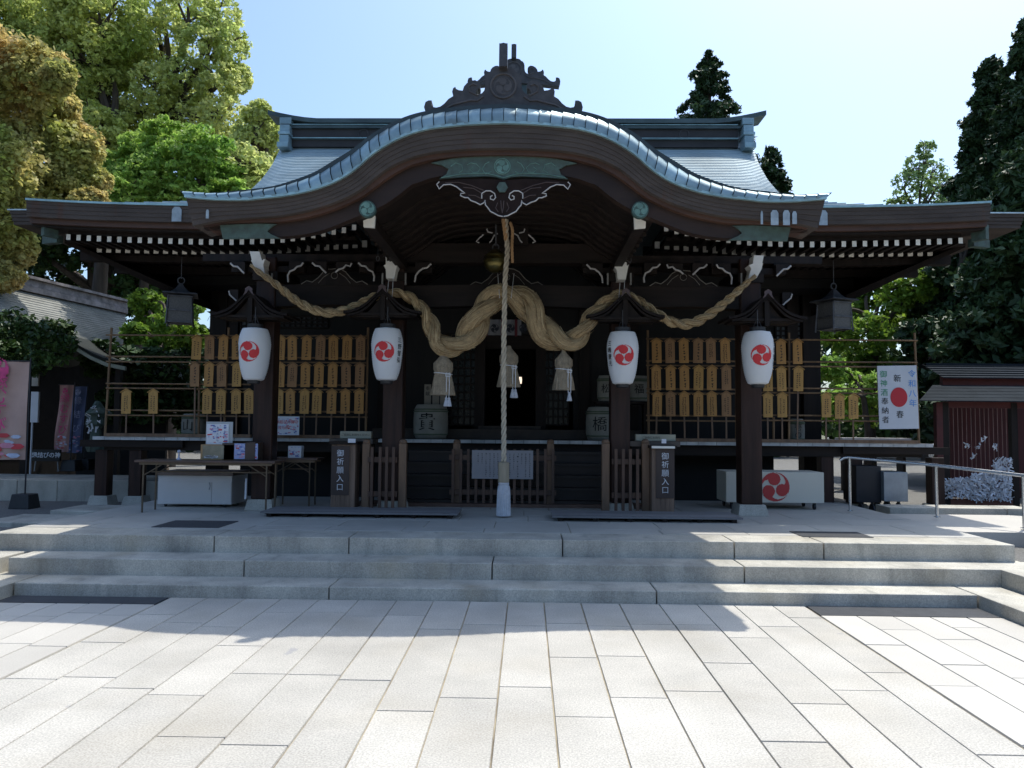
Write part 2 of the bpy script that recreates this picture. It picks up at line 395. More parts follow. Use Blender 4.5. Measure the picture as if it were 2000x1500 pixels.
# copper rim band: overlapping bent plates
m = MB(); N = len(ftop)
seg = 58; arcf = resample(ftop, seg * 4 + 1); arcb = resample(btop, seg * 4 + 1)
for i in range(seg):
    a, b = i * 4, i * 4 + 4
    lean = 3 if i > seg / 2 else -3
    vs = []
    for j in range(5):
        pf = arcf[a + j]; pb = arcb[max(0, min(seg * 4, a + j))]
        lift = .016 * (j / 4 if i < seg / 2 else 1 - j / 4)
        if j in (0, 4): pf = tuple(np.array(pf) * .94 + np.array(arcf[a + 2]) * .06); pb = tuple(np.array(pb) * .94 + np.array(arcb[a + 2]) * .06)
        vs += [(pf[0], YF - .03 - lift, pf[1] - .008), (pf[0] * .7 + pb[0] * .3, YF - .035 - lift, pf[1] * .7 + pb[1] * .3), (pf[0] * .3 + pb[0] * .7, YF + .05 - lift, pf[1] * .3 + pb[1] * .7 + .005), (pb[0], YB - lift, pb[1] + lift), (pb[0], YB + .16, pb[1] + lift - .01)]
    m.add(vs, [(j * 5 + k, (j + 1) * 5 + k, (j + 1) * 5 + k + 1, j * 5 + k + 1) for j in range(4) for k in range(4)])
m.build('copper_rim', copperband, gable, smooth='all')
m = MB(); m.strip([(p[0], p[1] - .012) for p in arcb[::2]], [(p[0], p[1] - .015) for p in arcf[::2]], YF + .06, YF + .3)
m.build('rim_backing', M('seam_dark', (.03, .045, .05), .6), gable)
m = MB(); m.strip([(p[0], p[1] + .004) for p in ftop], [(p[0], p[1] - .022) for p in ftop], YF - .04, YF + .2)
m.build('rim_edge', M('rim_edge_copper', (.30, .45, .47), .4, metal=.3), gable)
# roof sheet behind the rim
def fixc(p, dz): return [(q[0], q[1] + dz) for q in p]
m = MB(); nb = len(btop); L0 = [(x, YF + .28, z - .04) for x, z in btop]; L1 = [(x, YE + .02, max(z - .04, 4.46)) for x, z in btop]; L2 = [(x, 11.9, max(z - .04, 4.46)) for x, z in btop]
vs = L0 + L1 + [(x, y, z - .05) for x, y, z in L0 + L1]
m.add(vs, [(i, i + 1, nb + i + 1, nb + i) for i in range(nb - 1)] + [(2 * nb + i, 3 * nb + i, 3 * nb + i + 1, 2 * nb + i + 1) for i in range(nb - 1)] + [(0, nb, 3 * nb, 2 * nb), (nb - 1, 3 * nb - 1, 4 * nb - 1, 2 * nb - 1)])
ci = [i for i in range(nb) if btop[i][1] - .04 > 4.40]; L1c = [L1[i] for i in ci]; L2c = [L2[i] for i in ci]; k_ = len(ci)
m.add(L1c + L2c, [(i, i + 1, k_ + i + 1, k_ + i) for i in range(k_ - 1)])
m.build('gable_roof_sheet', copper, gable, smooth=True)
m = MB(); m.add([(x, y, z - .055) for x, y, z in L0 + L1], [(i, i + 1, nb + i + 1, nb + i) for i in range(nb - 1)]); m.build('gable_soffit', wood, gable, smooth=True)
# red strip + barge board
bb = smoothline([(392, 443), (420, 447), (480, 452), (545, 463), (620, 454), (690, 428), (730, 412), (760, 396), (785, 378), (805, 362), (822, 357), (840, 350), (880, 343), (930, 340), (982, 338)], YF + .2)
fb2 = lerp(fbot, bb, .0)
m = MB(); m.strip(fixc(fbot, .03), lerp(fbot, bb, .22), YF + .10, YF + .5); m.build('gable_red_board', redwood, gable)
m = MB(); m.strip(lerp(fbot, bb, .1), bb, YF + .17, YF + .29); m.build('barge_board', bargewood, gable, smooth=True)
cen = [i for i, p in enumerate(bb) if abs(p[0] - X0) < 1.62]; fC = [fbot[i] for i in cen]; bC = [bb[i] for i in cen]
m = MB(); m.strip(lerp(fC, bC, .7), lerp(fC, bC, .9), YF + .27, 12.0); vault = m.build('vault_ceiling', wood, gable, smooth=True)
m = MB()
for k in range(14):
    y = 8.5 + k * .27; m.strip(lerp(fC, bC, .8), fixc(lerp(fC, bC, 1.0), -.01), y, y + .055)
m.build('vault_rib', woodh, gable); 
# patina marks on fascia
pat = M('patina_stain', (.30, .36, .40), .6, var=.25, scale=10)
for u, v, wd, hh in ((1513, 424, 20, 34), (1536, 424, 18, 34), (1552, 424, 12, 30), (352, 417, 14, 44)):
    pass
# crest discs, metal plates
for s in (-1, 1):
    c0 = P(718, 409, YF + .14); cx = c0.x if s < 0 else 2 * X0 - c0.x
    m = MB(); rr = 16 / 1500 * 8.1
    pr = [(rr * math.cos(a * math.pi / 16), rr * math.sin(a * math.pi / 16)) for a in range(32)]
    m.prism([(cx + a, c0.z + b) for a, b in pr], YF + .12, YF + .18)
    cd_ = m.build('crest_disc', M('crest_verdigris', (.05, .095, .08), .6, metal=0, var=.4, scale=12), gable)
    m = MB(); tomoe(m, (cx, YF + .115, c0.z), rr * .85, n=24); m.build('crest_relief', M('relief_verdigris', (.13, .24, .20), .6, metal=0, var=.3, scale=10), cd_)
    # white beam end under the disc
    c0 = P(723, 437, YF + .45); cx = c0.x if s < 0 else 2 * X0 - c0.x
    m = MB(); pts = [(cx - .062, c0.z - .045), (cx + .055, c0.z - .055), (cx + .062, c0.z + .075), (cx - .065, c0.z + .02)]
    if s > 0: pts = [(2 * cx - a, b) for a, b in pts]
    m.prism(pts, YF + .40, YF + .44); m.build('purlin_end', cream, hall)
    m = MB(); m.box(cx - .06, cx + .06, YF + .441, 12.5, c0.z - .05, c0.z + .05); m.build('purlin', wood, hall)
    # end plates
    pl = [P(u, v, YF + .15) for u, v in ((430, 440), (436, 467), (500, 466), (548, 466), (530, 458), (522, 452), (530, 444), (540, 438), (500, 437))]
    pts = [(p.x if s < 0 else 2 * X0 - p.x, p.z) for p in pl]
    m = MB(); m.prism(pts, YF + .14, YF + .165); m.build('end_plate', verdigris, gable)
# centre plate
def symshape(pxs, Y): h = half(pxs, Y); return h + [(2 * X0 - x, z) for x, z in reversed(h)]
YP = YF + .14
m = MB(); m.prism(symshape([(982, 303), (930, 304), (880, 310), (842, 318), (862, 322), (876, 330), (872, 340), (858, 349), (900, 346), (950, 344), (970, 346), (982, 350)], YP), YP, YP + .025)
m.build('centre_plate', verdigris, gable)
def sc(mb, pts, Y, r=.006):                       # relief line from px points
    mb.tube([P(u, v, Y) for u, v in pts], r, 6)
m = MB()
for s in (0, 1):
    f = lambda u: u if not s else 2 * 983 - u
    sc(m, [(f(u), v + (u < 0)) for u, v in ((912, 322), (920, 318), (930, 320), (938, 328), (934, 336), (924, 337), (918, 331), (924, 326))], YP - .003, .004)
    sc(m, [(f(u), v) for u, v in ((960, 335), (948, 340), (942, 330), (948, 320), (956, 316))], YP - .003, .004)
    sc(m, [(f(u), v) for u, v in ((862, 347), (900, 340), (950, 338), (983, 347))], YP - .003, .005)
    sc(m, [(f(u), v) for u, v in ((880, 325), (890, 318), (902, 322), (904, 332), (896, 338))], YP - .003, .004)
cc = P(981, 325, YP); rr = .082
m.tube([(cc.x + rr * math.cos(a * math.pi / 12), YP - .005, cc.z + rr * math.sin(a * math.pi / 12)) for a in range(25)], .005, 6)
tomoe(m, (cc.x, YP - .004, cc.z), .07, n=22)
m.build('plate_relief', M('relief_verdigris', (.13, .24, .20), .6, metal=0, var=.3, scale=10), gable)
# pendant carving (gegyo)
YG = YF + .10
gp = [(982, 352), (940, 349), (900, 350), (858, 355), (853, 360), (858, 369), (866, 361), (880, 360), (892, 365), (902, 373), (908, 377), (900, 378), (899, 382), (908, 386), (914, 386), (920, 392), (929, 395), (938, 400), (945, 396), (947, 391), (948, 400), (953, 406), (958, 413), (966, 417), (973, 421), (982, 423)]
m = MB(); m.prism(symshape(gp, YG), YG, YG + .06); peg = m.build('pendant_carving', M('pendant_wood', (.022, .014, .012), .8, var=.3, spec=.1), gable)
m = MB(); h = half(gp[3:], YG)
for sgn in (0, 1):
    q = h if not sgn else [(2 * X0 - x, z) for x, z in h]
    m.tube([(x, YG - .002, z) for x, z in q], .0065, 6)
for s in (0, 1):
    f = lambda u: u if not s else 2 * 981 - u
    q = half([(f(u), v) for u, v in ((941, 388), (941, 378), (949, 373), (958, 373), (966, 378), (968, 386), (964, 391), (958, 389), (958, 384), (962, 382))], YG)
    m.tube([(x, YG - .004, z) for x, z in q], .0065, 6)
m.build('carving_edge', edgepaint, peg, smooth=True)
m = MB()
for s in (0, 1):
    f = lambda u: u if not s else 2 * 981 - u
    for q in ([(870, 357), (895, 356), (920, 362), (945, 372)], [(905, 366), (925, 368), (945, 380)], [(915, 381), (928, 382), (940, 388)], [(972, 396), (968, 406), (973, 414)], [(978, 392), (979, 405), (981, 416)]):
        h_ = half([(f(u), v) for u, v in q], YG); m.tube([(x, YG - .001, z) for x, z in h_], .005, 5)
m.build('feather_relief', M('feather_relief_wood', (.07, .045, .038), .6), peg)
m = MB(); c0 = P(981, 367, YG)
m.prism([(c0.x + .058 * math.cos(a * math.pi / 3), c0.z + .058 * math.sin(a * math.pi / 3)) for a in range(6)], YG - .03, YG - .001); m.build('hexagonal_boss', verdigris, peg)

# ridge-end ornament over the gable
orn = [(265, 885), (240, 800), (255, 750), (285, 735), (315, 735), (315, 780), (330, 800), (360, 805), (400, 795), (440, 765), (480, 720), (530, 690), (515, 650), (525, 615), (547, 602), (553, 622), (580, 635), (618, 640), (630, 600), (660, 565), (700, 543), (740, 537), (775, 555), (790, 590), (785, 615), (765, 622), (745, 645), (750, 672), (775, 678), (805, 665), (828, 640), (838, 600), (840, 540), (848, 500), (870, 470), (900, 455), (915, 435), (945, 422), (1018, 415)]
def ornament(parent, Y, ucen, vbase, kk, name):
    def cv(a, b): return P(ucen + (a - 1018) * .2 * kk, vbase + (b - 810) * .2 * kk, Y)
    h = [(cv(a, b).x, cv(a, b).z) for a, b in orn]; xc = h[-1][0]
    pts = h + [(2 * xc - x, z) for x, z in reversed(h[:-1])]
    low = [(cv(a, b).x, cv(a, b).z) for a, b in ((1770, 885), (1400, 840), (1018, 822), (640, 840))]
    m = MB(); m.prism(pts + low, Y, Y + .14); o = m.build(name, onimetal, parent)
    m = MB(); p0, p1 = cv(975, 440), cv(1058, 205); xm = (p0.x + p1.x) / 2; hw = abs(p1.x - p0.x) / 2
    m.obox((xm, Y - .02, (p0.z + p1.z) / 2), (hw * 2, .09, p1.z - p0.z), Matrix.Rotation(R(-6), 3, 'X'))
    m.prism([(xm - hw, p1.z), (xm + hw, p1.z), (xm, p1.z + .012)], Y - .05, Y + .03)
    m.build('ornament_pole', onimetal, o)
    m = MB(); c0 = cv(1018, 595); rr = abs(cv(1140, 595).x - c0.x)
    m.tube([(xm + rr * math.cos(a * math.pi / 12), Y - .005, c0.z + rr * math.sin(a * math.pi / 12)) for a in range(25)], .012, 6)
    tomoe(m, (xm, Y - .006, c0.z), rr * .7, n=24)
    for s in (-1, 1):
        q = [cv(1018 + s * t, b) for t, b in ((200, 700), (260, 740), (320, 735), (400, 755), (500, 780), (620, 850))]
        m.tube([(p.x, Y - .003, p.z) for p in q], .012, 6)
        q = [cv(1018 + s * t, b) for t, b in ((250, 690), (330, 650), (340, 600), (300, 575), (262, 590))]
        m.tube([(p.x, Y - .003, p.z) for p in q], .010, 6)
    m.build('ornament_relief', M('ornament_relief_metal', (.085, .075, .072), .6, metal=.2, var=.3), o)
    return o
ornament(gable, YF + .12, 983.6, 211, 1.0, 'gable_ornament')
# a short copper ridge under it
m = MB()
c0 = P(983, 212, YF + .3).z
m.prism([(X0 - .55, c0 - .10), (X0 - .35, c0 + .03), (X0 + .35, c0 + .03), (X0 + .55, c0 - .10)], YF + .262, 12.0); m.build('gable_ridge', darkcopper, gable)

# ---- main roof
YR, YE = 14.5, 10.2
def rz(t): return 4.52 + 2.42 * (1 - t) ** 1.25
def ry(t): return YR + (YE - YR) * t
def rw(t): return float(np.interp(t, [0, .2, .4, .6, .75, .85, .93, 1], [4.56, 4.40, 4.28, 4.20, 4.36, 4.78, 5.6, 6.42]))
def corner(s, t): return .08 * abs(s) ** 5 * t ** 4
m = MB(); rows = 46; ns = 40; prev = None
for r_ in range(rows):
    t0 = r_ / rows; t1 = (r_ + 1.04) / rows
    a = []; b = []
    for i in range(ns + 1):
        s = -1 + 2 * i / ns
        for lst, t, lift in ((a, t0, 0), (b, min(t1, 1.002), .016)):
            x = X0 + s * rw(t); lst.append((x, ry(t), rz(min(t, 1)) + corner(s, t) + lift - .05 * max(0, abs(s) - .93) / .07 * (t < .8)))
    off = len(m.v)
    m.add(a + b, [(i, i + 1, i + ns + 2, i + ns + 1) for i in range(ns)])
    # riser of the course
    c = [(q[0], q[1], q[2] - .02) for q in b]
    m.add(b + c, [(i, i + 1, i + ns + 2, i + ns + 1) for i in range(ns)])
roof = m.build('main_roof', copper, hall)
m = MB()      # rear slope and side skirts
for r_ in range(14):
    t0, t1 = r_ / 14, (r_ + 1) / 14
    for s in (-1, 1):
        x0, x1 = X0 + s * rw(t0), X0 + s * rw(t1); xo = X0 + s * 6.42
        m.add([(X0, 2 * YR - ry(t0), rz(t0)), (x0, 2 * YR - ry(t0), rz(t0)), (x1, 2 * YR - ry(t1), rz(t1)), (X0, 2 * YR - ry(t1), rz(t1))], [(0, 1, 2, 3)])
for s in (-1, 1):
    xo = X0 + s * 6.42
    ks = [k / 14 for k in range(15)]
    for sg in (1, -1):
        for k in range(14):
            ya, yb = YR + sg * (ry(ks[k]) - YR), YR + sg * (ry(ks[k + 1]) - YR)
            za, zb = rz(max(ks[k], .55)), rz(max(ks[k + 1], .55))
            m.add([(X0 + s * rw(ks[k]), ya, min(rz(ks[k]), 5.4) - .12), (X0 + s * rw(ks[k + 1]), yb, min(rz(ks[k + 1]), 5.4) - .12 * (k < 11)), (xo, yb, 4.5 + .0), (xo, ya, 4.5)], [(0, 1, 2, 3)])
        # gable triangle
        m.add([(X0 + s * 4.1, YR, 6.7), (X0 + s * 4.1, YR + sg * 2.6, 5.2), (X0 + s * 4.1, YR, 5.2)], [(0, 1, 2)])
m.build('rear_roof_slope', copper, roof)
# main fascia (layered), both sides of the gable and the side eaves
ZT = rz(1); XE = X0 - .09
def fasc(mb, x0, x1, y, zt, th, n=28, layers=4, dy=.4):
    top = []; bot = []
    for i in range(n + 1):
        x = x0 + (x1 - x0) * i / n; s = (x - XE) / 6.42
        c = .08 * min(1.1, abs(s)) ** 5
        top.append((x, zt + c)); bot.append((x, zt + c - th))
    for i in range(layers):
        mb.strip(lerp(top, bot, i / layers), lerp(top, bot, (i + .975) / layers), y + .007 * i, y + dy)
    mb.strip(lerp(top, bot, .02), lerp(top, bot, .98), y + .045, y + dy - .02)
    return top, bot
for s in (-1, 1):
    m = MB(); tp, bt = fasc(m, *sorted((XE + s * 3.45, XE + s * 6.49)), YE - .02, ZT + .015, .228)
    fo = m.build('eave_fascia', shingle, roof)
    m = MB(); m.strip(fixc(tp, .014), fixc(tp, -.012), YE - .045, YE + .1); m.build('eave_edge_trim', M('rim_edge_copper', (.3, .45, .47)), roof)
    m = MB(); m.strip(fixc(bt, .01), fixc(bt, -.07), YE + .07, YE + .35); m.build('eave_red_board', redwood, roof)
    m = MB(); m.strip(fixc(bt, -.05), fixc(bt, -.10), YE + .13, YE + .5); m.build('eave_support_board', woodh, roof)
    m = MB()
    for u, hh, wd in (((1513, .20, .10), (1536, .20, .09), (1552, .17, .06), (1608, .20, .11), (1488, .18, .03)) if s > 0 else ((345, .2, .13), (405, .12, .04))):
        Yp = YE - .03 if (u > 1600 or u == 345) else YF - .012; pz = P(u, 425 if u > 1000 else 418, Yp); w2 = wd * Yp / 10 / 2; h2 = hh * Yp / 10 / 2
        m.add([(pz.x - w2, Yp, pz.z - h2), (pz.x + w2, Yp, pz.z - h2), (pz.x + w2, Yp, pz.z + h2 * .6), (pz.x + w2 * .5, Yp, pz.z + h2), (pz.x - w2 * .5, Yp, pz.z + h2), (pz.x - w2, Yp, pz.z + h2 * .6)], [(0, 1, 2, 3, 4, 5)])
    m.build('pale_stain_patch', M('patina_stain', (.22, .26, .28), .7, var=.3, scale=14), fo)
m = MB()
for s in (-1, 1):          # side eaves running back, seen end-on beyond the corner
    xo = X0 + s * 6.44; xi = X0 + s * 6.05; xf = X0 + s * 7.4
    m.box(min(xo, xi), max(xo, xi), YE + .39, 18.5, ZT - .10, ZT + .12)
    a, b = sorted((xf, X0 + s * 6.0))
    for k in range(4): m.box(a + .012 * k, b - .012 * k, YE + .85 + .012 * k, 18.3, ZT + .19 - .05 * (k + 1), ZT + .19 - .05 * k - .004)
    m.build('side_eave', shingle, roof); m = MB()
m = MB()
for s in (-1, 1):
    a, b = sorted((X0 + s * 7.43, X0 + s * 6.0)); m.box(a, b, YE + .83, 18.3, ZT + .19, ZT + .208)
m.build('side_eave_cap', M('lit_copper_cap', (.5, .58, .6), .35, metal=.3), roof)  # cap copper painted paler than the roof to look sunlit
# hip-corner plates
for s in (-1, 1):
    c0 = P(107, 453, YE + .35); x = c0.x if s < 0 else 2 * X0 - c0.x
    m = MB(); m.obox((x, YE + .24, c0.z), (.07, .2, .20), Matrix.Rotation(s * R(28), 3, 'Z')); m.build('corner_plate', verdigris, roof)
    m = MB(); m.obox((x + s * .28, YE + .75, c0.z - .02), (.30, .1, .11), Matrix.Rotation(s * R(20), 3, 'Z')); m.build('corner_plate', verdigris, roof)
# soffit
zs = ZT - .36
for s in (-1, 1):
    m = MB()
    xa, xb = X0 + s * 6.35, X0 + s * 5.0
    m.add([(xa, YE + .45, zs), (xa, 18, zs), (xb, 18, zs + .12 - .55 + .55), (xb, YE + .45, zs)], [(0, 1, 2, 3)])
    m.add([(xa, YE + .45, zs), (xb, YE + .45, zs), (xb, 13.4, zs + .03), (xa, 13.4, zs + .03)], [(0, 1, 2, 3)])
    m.box(*sorted((X0 + s * 6.3, X0 + s * 2.2)), YE + .55, 13.4, ZT - .30, ZT - .24); m.box(*sorted((X0 + s * 6.3, X0 + s * 4.9)), 13.4, 18, ZT - .30, ZT - .24)
    m.build('soffit', wood, roof)
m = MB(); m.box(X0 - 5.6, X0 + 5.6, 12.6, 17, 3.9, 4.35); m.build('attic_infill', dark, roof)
# side eave underside slope (dark diagonal seen from below)
for s in (-1, 1):
    m = MB(); a = P(122, 474, YE + .5); b = P(392, 604, 14.4)
    xa = a.x if s < 0 else 2 * X0 - a.x; xb = X0 + s * 5.15
    m.add([(xa, YE + .55, a.z), (xa, 18, a.z), (xb, 18, a.z - .62), (xb, YE + 1.6, a.z - .62), (xa, YE + .55, a.z + .06), (xa, 18, a.z + .06), (xb, 18, a.z - .5), (xb, YE + 1.6, a.z - .5)],
          [(0, 1, 2, 3), (7, 6, 5, 4), (0, 3, 7, 4), (0, 4, 5, 1), (3, 2, 6, 7), (1, 5, 6, 2)])
    m.build('side_soffit', wood, roof)

# ridge
m = MB()
zt = P(1000, 231, YR - .26).z; zb = P(1000, 277, YR - .16).z; zl = zb
m.box(X0 - 4.28, X0 + 4.22, YR - .16, YR + .16, zb - .1, zt - .12); ridge = m.build('ridge', M('ridge_panel', (.028, .023, .022), .6, var=.25, scale=3), hall)
m = MB()
tp = []; 
for i in range(41):
    s = -1 + i / 20; tp.append((X0 + s * 4.72, zt + .16 * max(0, abs(s) - .80) ** 1.5 / .09))
m.strip(tp, fixc(tp, -.085), YR - .26, YR + .26); m.strip([(X0 - 4.3, zt - .12), (X0 + 4.25, zt - .12)], [(X0 - 4.3, zt - .17), (X0 + 4.25, zt - .17)], YR - .21, YR + .21)
m.build('ridge_cap', darkcopper, ridge)
m = MB()
for z in (zt - .10, zt - .36): m.box(X0 - 4.26, X0 + 4.2, YR - .23, YR + .2, z - .012, z)
m.build('ridge_line', M('rim_edge_copper', (.3, .45, .47)), ridge)
for q in (-2.9, -.9, 1.9, 3.2):
    m = MB(); m.tube([(X0 + q + .09 * math.cos(a * math.pi / 10), YR - .165, zt - .27 + .09 * math.sin(a * math.pi / 10)) for a in range(21)], .014, 6)
    m.build('ridge_crest', onimetal, ridge)
for s in (-1, 1):
    m = MB(); x = X0 + s * 4.37
    for z0, z1, wd, yd in ((zt - .13, zt - .0, .11, .30), (zt - .28, zt - .15, .095, .33), (zt - .35, zt - .29, .11, .37), (zt - .52, zt - .36, .09, .36), (zt - .62, zt - .52, .105, .44)):
        m.box(x - wd, x + wd, YR - yd, YR + yd, z0, z1)
    m.build('ridge_end_block', copperband, ridge, bevel=.01)
o = ornament(ridge, YR - .45, 1004, 160, .585, 'ridge_ornament')
m = MB(); m.prism([(X0 - 1.2, zb + .0), (X0 - .75, zt - .1), (X0 - .2, P(1004, 158, 14).z), (X0 + .2, P(1004, 158, 14).z), (X0 + .75, zt - .1), (X0 + 1.2, zb)], YR - .40, YR - .24); m.build('dormer_gable', darkcopper, ridge)

# rafters ------------------------------------------------------------
def rafter(name, x, z, y, wv, hv, y2, z2, parent):
    m = MB(); m.cur = 0; a, b = wv / 2, hv / 2
    m.add([(x - a, y, z - b), (x + a, y, z - b), (x + a, y, z + b), (x - a, y, z + b), (x - a, y2, z2 - b), (x + a, y2, z2 - b), (x + a, y2, z2 + b), (x - a, y2, z2 + b)],
          [(1, 2, 6, 5), (2, 3, 7, 6), (3, 0, 4, 7), (0, 1, 5, 4)])
    m.cur = 1; m.add([(x - a, y, z - b), (x + a, y, z - b), (x + a, y, z + b), (x - a, y, z + b)], [(0, 1, 2, 3)])
    return m.build(name, [wood, cream], parent)
YU, YL = YE + .28, YE + .85
def upper_v(u): return float(np.interp(u, [133, 200, 300, 400, 450, 540, 600, 640, 670, 692], [463, 466.5, 470, 472.5, 473, 470, 462, 455, 450, 444]))
def lower_v(u): return float(np.interp(u, [192, 370, 500, 560, 640, 715], [486, 490, 489.5, 487.5, 481.5, 476]))
raft = []
for k in range(29):
    u = 133.5 + k * 19.93; raft.append(('u', u, upper_v(u)))
for k in range(29):
    u = 194 + k * 18.5; raft.append(('l', u, lower_v(u)))
cnt = 0; rest = []
for kind, u, v in raft:
    for s in (-1, 1):
        Y = YU if kind == 'u' else YL
        p = P(u, v, Y); x = p.x if s < 0 else 2 * X0 - p.x
        if kind == 'u': args = ('rafter', x, p.z, Y, 8.4 / 1500 * Y, 11.2 / 1500 * Y, Y + 1.0, p.z + .02)
        else: args = ('rafter', x, p.z, Y, 10.0 / 1500 * Y, 14 / 1500 * Y, Y + 2.4, p.z + .1)
        if abs(x - X0) > 5.35 and kind == 'u' or (kind == 'l' and abs(x - X0) > 5.55): rest.append(args)
        elif cnt < 100: rafter(*args, roof); cnt += 1
        else: rest.append(args)
m = MB()
for (_, x, z, y, wv, hv, y2, z2) in rest:
    a, b = wv / 2, hv / 2; m.cur = 0
    m.add([(x - a, y, z - b), (x + a, y, z - b), (x + a, y, z + b), (x - a, y, z + b), (x - a, y2, z2 - b), (x + a, y2, z2 - b), (x + a, y2, z2 + b), (x - a, y2, z2 + b)], [(1, 2, 6, 5), (2, 3, 7, 6), (3, 0, 4, 7), (0, 1, 5, 4)])
    m.cur = 1; m.add([(x - a, y, z - b), (x + a, y, z - b), (x + a, y, z + b), (x - a, y, z + b)], [(0, 1, 2, 3)])
o = m.build('corner_rafters', [wood, cream], roof); o['kind'] = 'stuff'
# boards between and behind rafter rows
for s in (-1, 1):
    m = MB()
    def line(pxs, Y): return [(P(u, v, Y).x if s < 0 else 2 * X0 - P(u, v, Y).x, P(u, v, Y).z) for u, v in pxs]
    us = [133, 200, 300, 400, 450, 540, 600, 640, 670, 700]
    a = line([(u, upper_v(min(u, 692)) - 6.5) for u in us], YU + .02); b = line([(u, upper_v(min(u, 692)) - 26) for u in us], YU + .02)
    m.strip(b, a, YU + .02, YU + .1)
    a = line([(u, upper_v(min(u, 692)) + 4) for u in us], YL - .02); b = line([(u, upper_v(min(u, 692)) + 13) for u in us], YL - .02)
    m.strip(a, b, YL - .04, YL + .02)
    us = [160, 192, 370, 500, 560, 640, 722]
    a = line([(u, lower_v(u) + 7) for u in us], YL + .3); b = line([(u, lower_v(u) + 24) for u in us], YL + .3)
    m.strip(a, b, YL + .25, YL + .4)
    m.strip([(q[0], q[1] + .25) for q in a], [(q[0], q[1] - .0) for q in b], YL + 1.2, YL + 1.3)
    m.build('rafter_board', wood, roof)

# front pillars, beams, brackets ------------------------------------------
YPIL = 10.42
pil = [(509, .265), (765, .27), (1210, .26), (1463, .28)]
zb_ = P(1000, 500, YPIL).z
for u, wd in pil:
    x = ux(u, 10.3); o = MB(); o.box(x - wd / 2, x + wd / 2, YPIL - wd / 2, YPIL + wd / 2, TZ + .14, zb_ - .05)
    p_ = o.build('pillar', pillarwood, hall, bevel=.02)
    o = MB(); o.box(x - wd / 2 - .06, x + wd / 2 + .06, YPIL - wd / 2 - .06, YPIL + wd / 2 + .06, TZ, TZ + .145, taper=.03); o.build('base_stone', stepstone, p_, bevel=.008)
    # bracket complex
    o = MB(); o.box(x - .17, x + .17, YPIL - .17, YPIL + .17, zb_ - .38, zb_ - .26); o.box(x - .5, x + .5, YPIL - .07, YPIL + .07, zb_ - .25, zb_ - .17)
    for q in (-.42, 0, .42): o.box(x + q - .09, x + q + .09, YPIL - .1, YPIL + .1, zb_ - .168, zb_ - .11)
    o.build('bracket', wood, p_)
za = P(1000, 563, YPIL).z; zc = P(1000, 606, YPIL).z
m = MB()
for a, b in ((512, 768), (1209, 1465), (768, 1209)):
    xa, xb = ux(a, 10.4) , ux(b, 10.4); n = 16; top = []; bot = []
    for i in range(n + 1):
        t = i / n; x = xa + (xb - xa) * t; c = math.sin(math.pi * t) * .03
        top.append((x, za + c)); bot.append((x, zc + c * 1.6))
    m.strip(top, bot, YPIL - .11, YPIL + .11)
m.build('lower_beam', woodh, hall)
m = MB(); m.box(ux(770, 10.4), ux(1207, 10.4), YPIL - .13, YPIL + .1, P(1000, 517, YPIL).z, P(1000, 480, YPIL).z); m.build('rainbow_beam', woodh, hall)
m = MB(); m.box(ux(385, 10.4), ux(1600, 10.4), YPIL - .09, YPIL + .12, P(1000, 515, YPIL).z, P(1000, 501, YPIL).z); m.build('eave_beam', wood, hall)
# white nosings
for u, v, tilt in ((505, 514, -1), (763, 523, -1), (1213, 525, 1), (1474, 522, 1)):
    p = P(u, v, 10.12); w2 = .072; t = tilt * .045 if u in (505, 1474) else 0
    o = MB(); o.prism([(p.x - w2 * .9 + t, p.z + .15), (p.x + w2 * .9 + t, p.z + .15), (p.x + w2 + t * .3, p.z + .03), (p.x + w2 * 1.35, p.z + .05), (p.x + w2 * 1.1, p.z - .03), (p.x + w2 * .8 - t, p.z - .15), (p.x - w2 * .7 - t, p.z - .15), (p.x - w2 * .8, p.z - .03), (p.x - w2 * 1.2, p.z + .02), (p.x - w2 * .8 + t * .5, p.z + .04)], 10.08, 10.3)
    o.build('white_nosing', [white], hall)
    o = MB(); o.box(p.x - w2 * .8, p.x + w2 * .8, 10.3, 11.8, p.z - .12, p.z + .12); o.build('nosing_beam', wood, hall)
for u, v in ((399, 543), (1600, 552)):
    p = P(u, v, 12.9); o = MB(); t = .03 if u < 1000 else -.03
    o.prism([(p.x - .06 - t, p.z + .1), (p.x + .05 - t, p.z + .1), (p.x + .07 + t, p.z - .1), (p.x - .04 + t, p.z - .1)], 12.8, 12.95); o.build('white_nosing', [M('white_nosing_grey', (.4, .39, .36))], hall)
# white-edged carvings
sq = [[(450, 514), (456, 520), (464, 521), (470, 527), (477, 534)], [(563, 551), (562, 538), (566, 530), (574, 527), (580, 521), (588, 519), (592, 513)], [(610, 513), (616, 519), (624, 520), (630, 526), (637, 533)], [(655, 532), (662, 526), (670, 524), (676, 518), (684, 520), (687, 514)], [(700, 513), (706, 519), (714, 520), (720, 527), (728, 531), (731, 540), (730, 549)], [(810, 551), (812, 538), (818, 530), (826, 524), (834, 523), (842, 515)], [(447, 568), (449, 576), (458, 584), (464, 590)]]
for mirr in (0, 1):
    for q in sq:
        pts = [(P(u, v, 10.2).x if not mirr else 2 * X0 - P(u, v, 10.2).x, P(u, v, 10.2).z) for u, v in q]
        m = MB(); m.tube([(x, 10.2, z) for x, z in pts], .0125 if len(q) > 4 else .01, 6); m.build('bracket_edge', [edgepaint], hall, smooth=True)
        m = MB(); zt2 = max(z for x, z in pts) + .02
        m.strip([(x, zt2) for x, z in pts], [(x, z + .004) for x, z in pts], 10.212, 10.32); m.build('bracket_arm', wood, hall)
